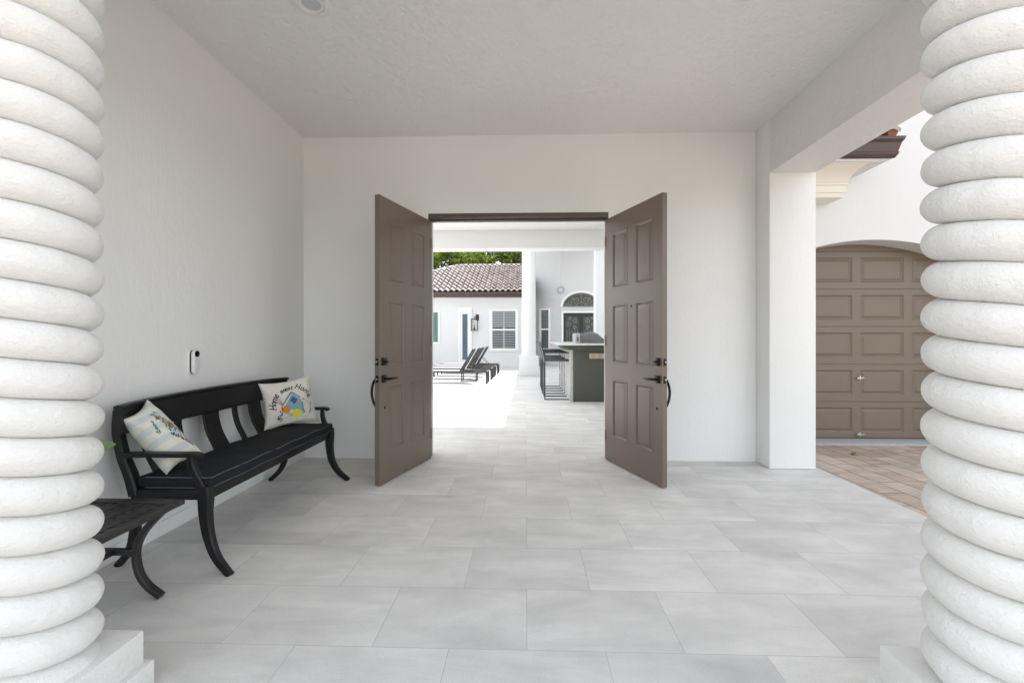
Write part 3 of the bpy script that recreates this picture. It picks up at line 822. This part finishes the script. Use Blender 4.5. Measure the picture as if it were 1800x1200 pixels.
# moulded cornice under the eave
bm = bmesh.new(); rings = []
for z, xr, yf in ((2.97, 3.915, 5.67), (3.02, 3.916, 5.66), (3.025, 3.925, 5.645), (3.105, 3.926, 5.64), (3.11, 3.935, 5.62), (3.128, 3.936, 5.62), (3.132, 3.93, 5.61), (3.17, 3.932, 5.585), (3.21, 3.94, 5.54), (3.245, 3.96, 5.48), (3.27, 3.985, 5.42), (3.288, 4.01, 5.37)):
    rings.append([V((2.96, yf, z)), V((xr, yf, z)), V((xr, GY - .003, z)), V((2.96, GY - .003, z))])
loft(bm, rings); finish('cornice', bm, M['cream'], gar, smooth=20)
# small weed in the pavers
wd = bmesh.new()
for k in range(9):
    a = random.random() * 6.28; l = random.uniform(.05, .12); b0 = V((3.87 + random.uniform(-.02, .02), 5.45 + random.uniform(-.02, .02), SE + .004))
    d = V((math.cos(a), math.sin(a), 0)); sweep(wd, [b0, b0 + d * l * .5 + V((0, 0, .03)), b0 + d * l + V((0, 0, .015))], (-d.y, d.x, 0), .012, .002, [1, .8, .2])
tag(finish('weed', wd, M['leafplant'], loc=(3.87, 5.45, SE)), 'small green weed growing from a paver joint before the garage', 'weed')

# ------------------------------------------------------------------ courtyard: loggia, bar, stools, loungers
log = thing('loggia', (1.2, 14.3, 0), 'white loggia with round column and square pier beyond the doorway', 'loggia')
finish('roof', B((-.42, 7.9, 4.98), (2.94, 19.15, 5.4)), M['farwall'], log)
bm = bmesh.new(); lathe(bm, [(.235, .64), (.235, .70), (.228, .72), (.222, 2.5), (.215, 4.7), (.25, 4.8), (.27, 4.85), (.27, 4.978)], (.085, 14.56, 0), 40); finish('column', bm, M['wall'], log, smooth=30)
finish('plinth', B((-.225, 14.25, 0), (.395, 14.87, .638), .008), M['wall'], log)
finish('pier', B((2.2, 14.3, 0), (2.92, 14.75, 4.978), .01), M['wall'], log)

bar = thing('outdoor_bar', (1.6, 10, 0), 'dark grey outdoor bar with white stone countertop and tan outlet strip', 'bar')
finish('cabinet', B((.912, 8.69, 0), (2.5, 11.5, 1.0), .004), M['bar'], bar)
finish('side_panel', B((.85, 8.71, 0), (.9105, 11.48, 1.0), .003), M['barside'], bar)
finish('apron', B((.805, 8.62, 1.0), (2.52, 11.52, 1.089), .003), M['bar'], bar)
finish('countertop', B((.585, 8.46, 1.09), (2.6, 11.7, 1.125), .006), M['counter'], bar)
o = finish('outlet_strip', B((1.215, 8.675, .835), (1.78, 8.689, .932), .006), M['outlet'], bar)
for k in range(4):
    bm = bmesh.new()
    for j in range(3): box(bm, (1.25 + k * .13, 8.672, .858 + j * .02), (1.32 + k * .13, 8.6745, .868 + j * .02))
    finish('outlet', bm, M['outletdark'], o)

gc = thing('covered_grill', (1.35, 9.3, 1.126), 'low grill under a grey fabric cover on the white bar top', 'grill')
bm = bmesh.new(); rings = []
for s in range(13):
    t_ = s / 12; x = 1.06 + t_ * .62
    h = .215 * (1 - max(0, (t_ - .42) / .58) ** 1.4 * .92) - .02 * math.sin(t_ * 9)
    if s == 0: h = .19
    ring = []
    for k in range(13):
        y = 9.0 + .55 * k / 12; e = 1 - abs(2 * k / 12 - 1) ** 5 * .45
        ring.append(V((x + .01 * math.sin(k * 2.1), y, 1.127 + h * e + .006 * noise.noise(V((x * 9, y * 9, 1))))))
    ring = [V((x, 9.0, 1.127))] + ring + [V((x, 9.55, 1.127))]
    rings.append(ring)
loft(bm, rings); finish('cover', bm, M['cover'], gc, smooth=50)
bm = bmesh.new(); loft(bm, [[V((x, y, z)) for y, z in ((8.99, 1.127), (8.99, 1.29), (9.03, 1.325), (9.52, 1.325), (9.56, 1.29), (9.56, 1.127))] for x in (.985, 1.075)]); finish('cover_side', bm, M['coverl'], gc, smooth=30)
bm = bmesh.new(); sweep(bm, [(1.03, 8.985, 1.16), (1.028, 8.97, 1.2), (1.028, 8.985, 1.235)], (1, 0, 0), .018, .01); finish('handle', bm, M['iron'], gc)

def make_stool():
    t = thing('bar_stool', (.615, 9.2, 0), 'x', 'bar stool', 'bar stools lined up along the bar')
    x0, x1 = .362, .872; hw = .25; r = .011
    for sy in (-1, 1):
        y = 9.2 + sy * hw; bm = bmesh.new()
        for lo, hi in (((x0, 0), (x1, .022)), ((x0, .925), (x1, .947)), ((x0, .022), (x0 + .022, .925)), ((x1 - .022, .022), (x1, .925))):
            box(bm, (lo[0], y - r, lo[1]), (hi[0], y + r, hi[1]), .003)
        finish('side_frame', bm, M['stool'], t)
    bm = bmesh.new(); box(bm, (x0 + .03, 9.2 - hw + .012, .765), (x1 - .01, 9.2 + hw - .012, .795), .01); finish('seat', bm, M['seat'], t)
    bm = bmesh.new(); sweep(bm, [(x0 + .015, 9.2, .72), (x0 - .005, 9.2, .85), (x0 - .045, 9.2, 1.02), (x0 - .09, 9.2, 1.145)], (0, 1, 0), .47, .016); finish('backrest', bm, M['mesh'], t)
    bm = bmesh.new()
    for sy in (-1, 1): tube(bm, [(x0 + .018, 9.2 + sy * .238, .72), (x0 - .003, 9.2 + sy * .238, .85), (x0 - .043, 9.2 + sy * .238, 1.02), (x0 - .09, 9.2 + sy * .238, 1.15)], .011, 6)
    tube(bm, [(x0 - .09, 9.2 - .238, 1.15), (x0 - .09, 9.2 + .238, 1.15)], .011, 6); finish('back_frame', bm, M['stool'], t)
    bm = bmesh.new(); box(bm, (x1 - .03, 9.2 - hw + .012, .36), (x1 - .008, 9.2 + hw - .012, .385), .003); finish('footrest', bm, M['steel'], t)
    return t
st = make_stool()
labs = ['nearest of the three black framed bar stools beside the bar', 'middle one of the three black framed bar stools beside the bar', 'farthest of the three black framed bar stools beside the bar']
for i, dy in enumerate((0, .95, 1.9)):
    s_ = st if i == 0 else copy_tree(st, None, (.615 - (.01 if i else 0), 9.2 + dy, 0))
    s_['label'] = labs[i]

def make_lounger():
    t = thing('sun_lounger', (-2.0, 12.3, 0), 'x', 'sun lounger', 'sun loungers in a row on the sunlit courtyard')
    X0, X1, y0, y1, h = -3.0, -1.03, 11.98, 12.60, .335
    bm = bmesh.new()
    for y in (y0, y1 - .04): box(bm, (X0, y, h - .05), (X1, y + .04, h), .004)
    for x in (X0, X1 - .04): box(bm, (x, y0 + .04, h - .05), (x + .04, y1 - .04, h), .004)
    box(bm, (-1.8, y0 + .04, h - .045), (-1.76, y1 - .04, h - .005), .003)
    finish('frame', bm, M['lounger'], t)
    for x in (X0 + .02, X1 - .05, ):
        for y in (y0, y1 - .045): finish('leg', B((x, y, 0), (x + .05, y + .045, h - .05), .004), M['lounger'], t)
    bm = bmesh.new(); box(bm, (X0 + .045, y0 + .045, h - .02), (-1.80, y1 - .045, h + .004), .004); finish('seat_sling', bm, M['sling'], t)
    a = V((-1.77, 0, h - .01)); b_ = V((-1.43, 0, .90)); bm = bmesh.new()
    for y in (y0 + .05, y1 - .05): sweep(bm, [a + V((0, y, 0)), b_ + V((0, y, 0))], (0, 1, 0), .035, .045)
    sweep(bm, [b_ + V((0, y0 + .04, 0)), b_ + V((0, y1 - .04, 0))], (1, 0, 1), .045, .035); bk = finish('back_frame', bm, M['lounger'], t)
    bm = bmesh.new(); m_ = [a.lerp(b_, k) + V((0, (y0 + y1) / 2, 0)) for k in (.04, .5, .96)]; sweep(bm, m_, (0, 1, 0), y1 - y0 - .13, .012); finish('back_sling', bm, M['lounger'], t)
    for y in (y0 + .06, y1 - .06):
        bm = bmesh.new(); tube(bm, [(-1.62, y, .57), (-1.38, y, h - .02)], .009, 6); finish('back_prop', bm, M['lounger'], t)
    return t
ln = make_lounger()
labs = ['black sun lounger nearest to the doorway', 'second black sun lounger from the doorway', 'third black sun lounger from the doorway', 'black sun lounger farthest from the doorway, by the far wall']
for i, (x, y) in enumerate(((0, 0), (.03, 1.15), (.05, 2.1), (.10, 3.1))):
    s_ = ln if i == 0 else copy_tree(ln, None, (-2.0 + x, 12.3 + y, 0))
    s_['label'] = labs[i]
# side table between the loungers
t = thing('low_table', (-1.62, 12.83, 0), 'small dark low table between the two nearest sun loungers', 'table')
finish('table_top', B((-1.86, 12.66, .30), (-1.38, 13.06, .325), .004), M['lounger'], t)
for x in (-1.84, -1.43):
    for y in (12.68, 13.01): finish('leg', B((x, y, 0), (x + .03, y + .03, .30), .003), M['lounger'], t)

# ------------------------------------------------------------------ far building (low, tiled roof)
FY = 19.0
fb = thing('courtyard_house', (-3.5, 20, 0), 'low white house with brown tiled hip roof across the courtyard', 'house')
bm = bmesh.new(); box(bm, (-7.0, FY, 0), (.30, 25.4, 3.0)); finish('wall', bm, M['farwall'], fb)
finish('soffit', B((-7.6, 18.45, 2.885), (-.02, 18.998, 2.90)), M['white'], fb)
finish('fascia', B((-7.62, 18.40, 2.865), (.0, 18.44, 3.06), .006), M['fascia'], fb)
bm = bmesh.new(); box(bm, (-7.63, 18.30, 3.0), (.02, 18.40, 3.085), .012); finish('gutter', bm, M['fascia'], fb)
SL = math.atan2(4.72 - 3.08, 22.2 - 18.4); LEN = math.hypot(1.64, 3.8)
bm = barrel_tiles(-7.3, .35, 18.36, 3.09, LEN, SL, pitch=.235, row=.40, amp=.085)
# hip: cut left of the line from ridge end (-3.37, 22.2) to (-7.17, 18.4)
bmesh.ops.bisect_plane(bm, geom=bm.verts[:] + bm.edges[:] + bm.faces[:], plane_co=(-3.37, 22.2, 0), plane_no=V((-1, 1, 0)).normalized(), clear_outer=True)
finish('roof_tiles', bm, M['tile'], fb, smooth=60)
bm = bmesh.new()   # hip and back slopes under caps
for tri in (((-3.37, 22.2, 4.72), (-7.2, 18.36, 3.09), (-7.2, 26.0, 3.09)), ):
    bm.faces.new([bm.verts.new(p) for p in tri])
bm.faces.new([bm.verts.new(p) for p in ((-3.37, 22.2, 4.72), (.35, 22.2, 4.72), (.35, 26.0, 3.09), (-7.2, 26.0, 3.09))])
finish('rear_roof', bm, M['tile'], fb, smooth=0)
bm = bmesh.new()
def cap_row(bm, a, b_, n):
    a, b_ = V(a), V(b_)
    for k in range(n):
        p, q = a.lerp(b_, k / n), a.lerp(b_, (k + 1.15) / n)
        tube(bm, [p + V((0, 0, .0)), q + V((0, 0, -.02))], .1, 10, rs=[.085, .115])
cap_row(bm, (-3.37, 22.2, 4.76), (.35, 22.2, 4.76), 9); cap_row(bm, (-3.37, 22.2, 4.76), (-7.2, 18.4, 3.16), 13)
finish('ridge_caps', bm, mat('pale_ridge_tile', (.55, .48, .44), .8, var=(6, .15)), fb, smooth=50)

def trim(bm, x0, x1, z0, z1, y, w, d):
    box(bm, (x0 - w, y - d, z0 - w), (x0, y, z1 + w), .004); box(bm, (x1, y - d, z0 - w), (x1 + w, y, z1 + w), .004)
    box(bm, (x0, y - d, z1), (x1, y, z1 + w), .004); box(bm, (x0, y - d, z0 - w), (x1, y, z0), .004)
# shuttered window
wx0, wx1, wz0, wz1 = -1.475, -.405, .77, 2.345
bm = bmesh.new(); trim(bm, wx0, wx1, wz0, wz1, FY - .001, .07, .05)
box(bm, (wx0 + .05, FY - .03, 1.52), (wx1 - .05, FY - .012, 1.59)); 
box(bm, (wx0, FY - .032, wz0), (wx0 + .05, FY - .001, wz1)); box(bm, (wx1 - .05, FY - .032, wz0), (wx1, FY - .001, wz1))
w = finish('window', bm, M['white'], fb)
finish('pane', B((wx0 + .05, FY - .006, wz0), (wx1 - .05, FY - .002, wz1)), M['glassdark'], w)
bm = bmesh.new(); xm = (wx0 + wx1) / 2
for a, b_ in ((wx0 + .055, xm - .045), (xm + .045, wx1 - .055)):
    for k in range(22):
        z = wz0 + .03 + k * .0715
        if 1.50 < z + .02 < 1.61: continue
        top_ = z > 1.6
        box(bm, (a, FY - .016, z), (b_, FY - .010, z + (.044 if top_ else .028)))
box(bm, (xm - .04, FY - .02, wz0), (xm + .04, FY - .009, wz1))
finish('shutter', bm, M['shutter'], w)
finish('sill', B((wx0 - .09, FY - .08, wz0 - .12), (wx1 + .09, FY - .002, wz0 - .072), .005), M['white'], w)
# left window
bm = bmesh.new(); trim(bm, -4.3, -3.74, 1.03, 2.29, FY - .001, .08, .04); w = finish('window', bm, M['white'], fb); w['label'] = 'window with plain green glass'
finish('pane', B((-4.3, FY - .01, 1.03), (-3.74, FY - .002, 2.29)), M['glassgreen'], w)
# narrow door with blue glass
bm = bmesh.new(); box(bm, (-2.88, FY - .07, .0), (-2.80, FY - .001, 2.50), .005); box(bm, (-2.36, FY - .07, 0), (-2.30, FY - .001, 2.5), .005); box(bm, (-2.80, FY - .07, 2.43), (-2.36, FY - .001, 2.5), .005)
w = finish('door_surround', bm, M['white'], fb)
d = finish('door', B((-2.80, FY - .04, .01), (-2.36, FY - .002, 2.43), .003), M['white'], fb)
finish('glass', B((-2.70, FY - .046, .28), (-2.48, FY - .041, 2.22)), M['glassblue'], d)
# wall lantern
t = thing('wall_lantern', (-2.08, FY - .02, 1.8), 'black framed wall lantern between the narrow door and shuttered window', 'lantern')
lx, ly = -2.17, FY - .20
finish('back_plate', B((-2.14, FY - .025, 1.95), (-2.0, FY - .002, 2.2), .004), M['iron'], t)
bm = bmesh.new(); sweep(bm, [(-2.05, FY - .02, 2.07), (-2.07, FY - .12, 2.09), (lx, ly, 2.09)], (0, 0, 1), .025, .02); finish('arm', bm, M['iron'], t)
bm = bmesh.new()
for sx in (-1, 1):
    for sy in (-1, 1): tube(bm, [(lx + sx * .13, ly + sy * .11, 1.52), (lx + sx * .13, ly + sy * .11, 2.0)], .01, 6)
for z in (1.52, 2.0):
    for sy in (-1, 1): tube(bm, [(lx - .13, ly + sy * .11, z), (lx + .13, ly + sy * .11, z)], .012, 6)
    for sx in (-1, 1): tube(bm, [(lx + sx * .13, ly - .11, z), (lx + sx * .13, ly + .11, z)], .012, 6)
tube(bm, [(lx, ly, 2.0), (lx, ly, 2.09)], .015, 8)
finish('cage', bm, M['iron'], t)
bm = bmesh.new(); lathe(bm, [(0, 1.52), (.05, 1.53), (.04, 1.60), (.018, 1.64), (.015, 1.78), (0, 1.80)], (lx, ly, 0), 12); finish('candle_holder', bm, M['iron'], t)

# ------------------------------------------------------------------ tall building with iron doors
tw = thing('main_house', (4, 20, 0), 'tall pale grey house wall with arched iron double door beyond the bar', 'house')
TY = 19.2; H = 7.6
bm = bmesh.new()
pts = [(.30, 20.2), (1.48, TY), (9, TY), (9, 26), (.30, 26)]
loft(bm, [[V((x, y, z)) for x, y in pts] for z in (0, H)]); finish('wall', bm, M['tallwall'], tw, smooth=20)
finish('roof', B((.0, 18.7, H + .001), (9.3, 26.3, H + .3)), M['tile'], tw)
# narrow window on the slanted wall
d_ = (V((1.48, TY, 0)) - V((.30, 20.2, 0))).normalized(); nrm = V((d_.y, -d_.x, 0))
if nrm.y > 0: nrm = -nrm
Mw = Matrix(((d_.x, -nrm.x, 0, .30), (d_.y, -nrm.y, 0, 20.2), (0, 0, 1, 0), (0, 0, 0, 1)))
def wl(fn, name, m, par):
    b2 = bmesh.new(); fn(b2); bmesh.ops.transform(b2, matrix=Mw, verts=b2.verts); return finish(name, b2, m, par)
a0, a1 = .50, .92
w = wl(lambda b: (trim(b, a0, a1, .75, 2.42, -.001, .09, .06), box(b, (a0, -.04, 1.55), (a1, -.012, 1.62))), 'window', M['white'], tw)
wl(lambda b: box(b, (a0, -.008, .75), (a1, -.002, 2.42)), 'pane', mat('dull_green_glass', (.09, .13, .11), .15, var=(2, .2)), w)
wl(lambda b: [box(b, (a0 + .02, -.013, 1.66 + k * .075), (a1 - .02, -.009, 1.68 + k * .075)) for k in range(10)], 'shutter', M['shutter'], w)
# iron double door and arched transom
dx0, dx1 = 1.58, 3.10; dxm = (dx0 + dx1) / 2
bm = bmesh.new(); trim(bm, dx0, dx1, .07, 2.27, TY - .001, .07, .06)
# arched surround of the transom
arc = [(dxm + (dx1 - dx0) / 2 * math.cos(a), 2.54 + .56 * math.sin(a)) for a in [PI * k / 20 for k in range(21)]]
sweep(bm, [V((x, TY - .03, z)) for x, z in [(dxm + (dx1 - dx0 + .14) / 2 * math.cos(PI * k / 20), 2.54 + .63 * math.sin(PI * k / 20)) for k in range(21)]], (0, 1, 0), .06, .08)
sur = finish('door_surround', bm, M['white'], tw, smooth=30)
bm = bmesh.new(); loft(bm, [[V((x, y, z)) for x, z in arc] for y in (TY - .001, TY - .02)]); tr_ = finish('transom', bm, M['grille'], tw, smooth=20)
def spiral(cx, cz, r, turns, a0, y, sgn=1, n=26):
    return [V((cx + r * (1 - k / n * .82) * math.cos(a0 + sgn * 2 * PI * turns * k / n), y, cz + r * (1 - k / n * .82) * math.sin(a0 + sgn * 2 * PI * turns * k / n))) for k in range(n + 1)]
bm = bmesh.new()
for sg in (-1, 1):
    for cx, cz, r in ((.18, 2.80, .16), (.45, 2.70, .13), (.62, 2.62, .08), (.20, 2.62, .09), (.34, 2.88, .07)):
        tube(bm, spiral(dxm + sg * cx, cz, r, 1.4, R(200 if sg > 0 else -20), TY - .03, sg), .013, 5)
tube(bm, [V((x, TY - .03, z)) for x, z in arc], .02, 6); tube(bm, [(dx0, TY - .03, 2.545), (dx1, TY - .03, 2.545)], .02, 6)
tube(bm, [(dxm, TY - .03, 2.54), (dxm, TY - .03, 3.09)], .012, 5)
finish('scrollwork', bm, M['scroll'], tr_)
for sg in (-1, 1):
    xa, xb = (dx0, dxm - .004) if sg < 0 else (dxm + .004, dx1)
    b2 = bmesh.new(); f_ = .085
    box(b2, (xa, TY - .05, .02), (xa + f_, TY - .002, 2.265), .004); box(b2, (xb - f_, TY - .05, .02), (xb, TY - .002, 2.265), .004)
    box(b2, (xa + f_, TY - .05, 2.14), (xb - f_, TY - .002, 2.265), .004); box(b2, (xa + f_, TY - .05, .02), (xb - f_, TY - .002, .40), .004)
    dr = finish('iron_door', b2, M['iron'], tw)
    finish('glass', B((xa + f_, TY - .018, .40), (xb - f_, TY - .006, 2.14)), M['grille'], dr)
    b2 = bmesh.new(); cx = (xa + xb) / 2
    for k in range(5): x = xa + f_ + .07 + k * (xb - xa - 2 * f_ - .14) / 4; tube(b2, [(x, TY - .03, .40), (x, TY - .03, 1.55 + .08 * (k % 2))], .009, 5)
    for ox, cz, r, s0 in ((-.10, 1.95, .12, 1), (.13, 1.80, .12, -1), (-.12, 1.66, .09, -1), (.10, 2.04, .07, 1)):
        tube(b2, spiral(cx + ox * sg, cz, r, 1.5, R(90), TY - .03, s0 * sg), .012, 5)
    finish('scrollwork', b2, M['scroll'], dr)
t = thing('round_sconce', (1.47, TY - .05, 3.24), 'small round grey fixture high on the corner of the tall house', 'sconce')
bm = bmesh.new(); lathe(bm, [(0, .10), (.16, .10), (.16, -.01), (.13, -.04), (0, -.05)], (1.46, TY - .05, 3.24), 24, 'Y'); finish('housing', bm, M['shutter'], t)
bm = bmesh.new(); lathe(bm, [(0, -.05), (.08, -.05), (.07, -.07), (0, -.075)], (1.46, TY - .05, 3.24), 24, 'Y'); finish('lens', bm, M['bulb'], t)

gw = finish('garden_wall', B((-12.2, 5.2, 0), (-12, 26, 2.0), .01), M['farwall'], loc=(-12.1, 15, 0))
tag(gw, 'plain white garden wall at the left side of the courtyard', 'wall')

# ------------------------------------------------------------------ trees behind
def make_tree(name, seed, m, h, r, label, n=9000):
    random.seed(seed); t = thing(name, (0, 0, 0), label, 'tree', 'trees behind the tiled roof')
    bm = bmesh.new(); tips = []
    tube(bm, [(0, 0, 0), (.05, .03, h * .25), (.0, .1, h * .45), (.08, 0, h * .7)], .2, 10, rs=[.22, .17, .13, .06])
    for k in range(9):
        a = k * 2.4; z = h * random.uniform(.28, .6); l = r * random.uniform(.6, .95)
        e = V((math.cos(a) * l, math.sin(a) * l, z + h * random.uniform(.12, .3))); tube(bm, [(0, .05, z), V((0, .05, z)).lerp(e, .5) + V((0, 0, .15)), e], .06, 6, rs=[.08, .05, .02]); tips.append(e)
    finish('trunk', bm, M['bark'], t, smooth=60)
    bm = bmesh.new()
    cl = [(V((random.gauss(0, r * .42), random.gauss(0, r * .42), h * random.uniform(.42, .95))), random.uniform(.35, .75)) for _ in range(34)] + [(p, .6) for p in tips]
    for _ in range(n):
        c, cr = random.choice(cl); d = V((random.gauss(0, 1), random.gauss(0, 1), random.gauss(0, .8))).normalized() * cr * random.random() ** .4
        p = c + d; s = random.uniform(.045, .10)
        ax = V((random.gauss(0, 1), random.gauss(0, 1), random.gauss(0, .6))).normalized(); bx = ax.cross(V((random.random(), random.random(), random.random()))).normalized()
        vs = [bm.verts.new(p + ax * s * 1.5), bm.verts.new(p + bx * s * .6), bm.verts.new(p - ax * s * 1.5), bm.verts.new(p - bx * s * .6)]
        bm.faces.new(vs)
    me_o = finish('crown', bm, m, t, smooth=0)
    return t
T1 = make_tree('broadleaf_tree', 3, M['leaf'], 7.2, 2.4, 'x')
T2 = make_tree('broadleaf_tree', 8, M['leafd'], 8.6, 2.8, 'x')
TR = [(T1, -6.4, 28, 'light green tree left of the others behind the tiled roof'), (T1, -3.0, 28.6, 'light green tree above the hip end of the tiled roof'), (T1, -.2, 28.2, 'light green tree rising beside the round loggia column'),
      (T2, -4.8, 31, 'dark green taller tree behind the left light green trees'), (T2, -1.6, 31.5, 'dark green taller tree in the middle of the tree row'), (T2, .5, 30.6, 'dark green tree at the right end of the tree row'),
      (T2, -8.6, 31.5, 'dark green tree at the far left end of the tree row'), (T1, -9.5, 28.3, 'light green tree at the far left, near the garden wall')]
used = set()
for i, (src, x, y, lab) in enumerate(TR):
    if src.name not in used: used.add(src.name); o = src; o.location = (x, y, 0)
    else: o = copy_tree(src, None, (x, y, 0))
    o.rotation_euler = (0, 0, i * 1.3); o['label'] = lab

# ------------------------------------------------------------------ light, sky, camera
w = bpy.data.worlds.new('World'); sc.world = w; w.use_nodes = True
N = w.node_tree.nodes; L = w.node_tree.links
sky = N.new('ShaderNodeTexSky'); sky.sky_type = 'NISHITA'; sky.sun_disc = False
EL = R(59.0); AZ = R(-2)        # sun stands beyond the courtyard (+Y)
sky.sun_elevation = EL; sky.sun_rotation = AZ
sky.air_density = 1; sky.dust_density = 1.2; sky.ozone_density = 1
hs = N.new('ShaderNodeHueSaturation'); hs.inputs['Saturation'].default_value = .25; L.new(sky.outputs[0], hs.inputs['Color'])
L.new(hs.outputs[0], N['Background'].inputs['Color']); N['Background'].inputs['Strength'].default_value = .15
sd = bpy.data.lights.new('sun', 'SUN'); sd.energy = 2.0; sd.angle = R(.5); sd.color = (1, .97, .93)
so = bpy.data.objects.new('sun', sd); COL.objects.link(so); so.location = (0, 30, 40)
dirv = V((math.sin(AZ) * math.cos(EL), math.cos(AZ) * math.cos(EL), math.sin(EL)))
so.rotation_euler = dirv.to_track_quat('Z', 'Y').to_euler()

cd = bpy.data.cameras.new('camera'); cam = bpy.data.objects.new('camera', cd); COL.objects.link(cam)
cd.sensor_width = 36; cd.lens = 36 * 790 / 1800; cd.clip_end = 2000; cd.clip_start = .05
cam.location = (0, 0, 1.25); cam.rotation_euler = (R(90), 0, R(1.8))
cd.shift_y = -8 / 1800
sc.camera = cam
sc.render.engine = 'CYCLES'
sc.cycles.max_bounces = 12; sc.cycles.diffuse_bounces = 8
sc.view_settings.view_transform = 'Standard'; sc.view_settings.look = 'None'; sc.view_settings.gamma = 1
sc.view_settings.exposure = 1.80
sc.render.resolution_x = 1024; sc.render.resolution_y = 682
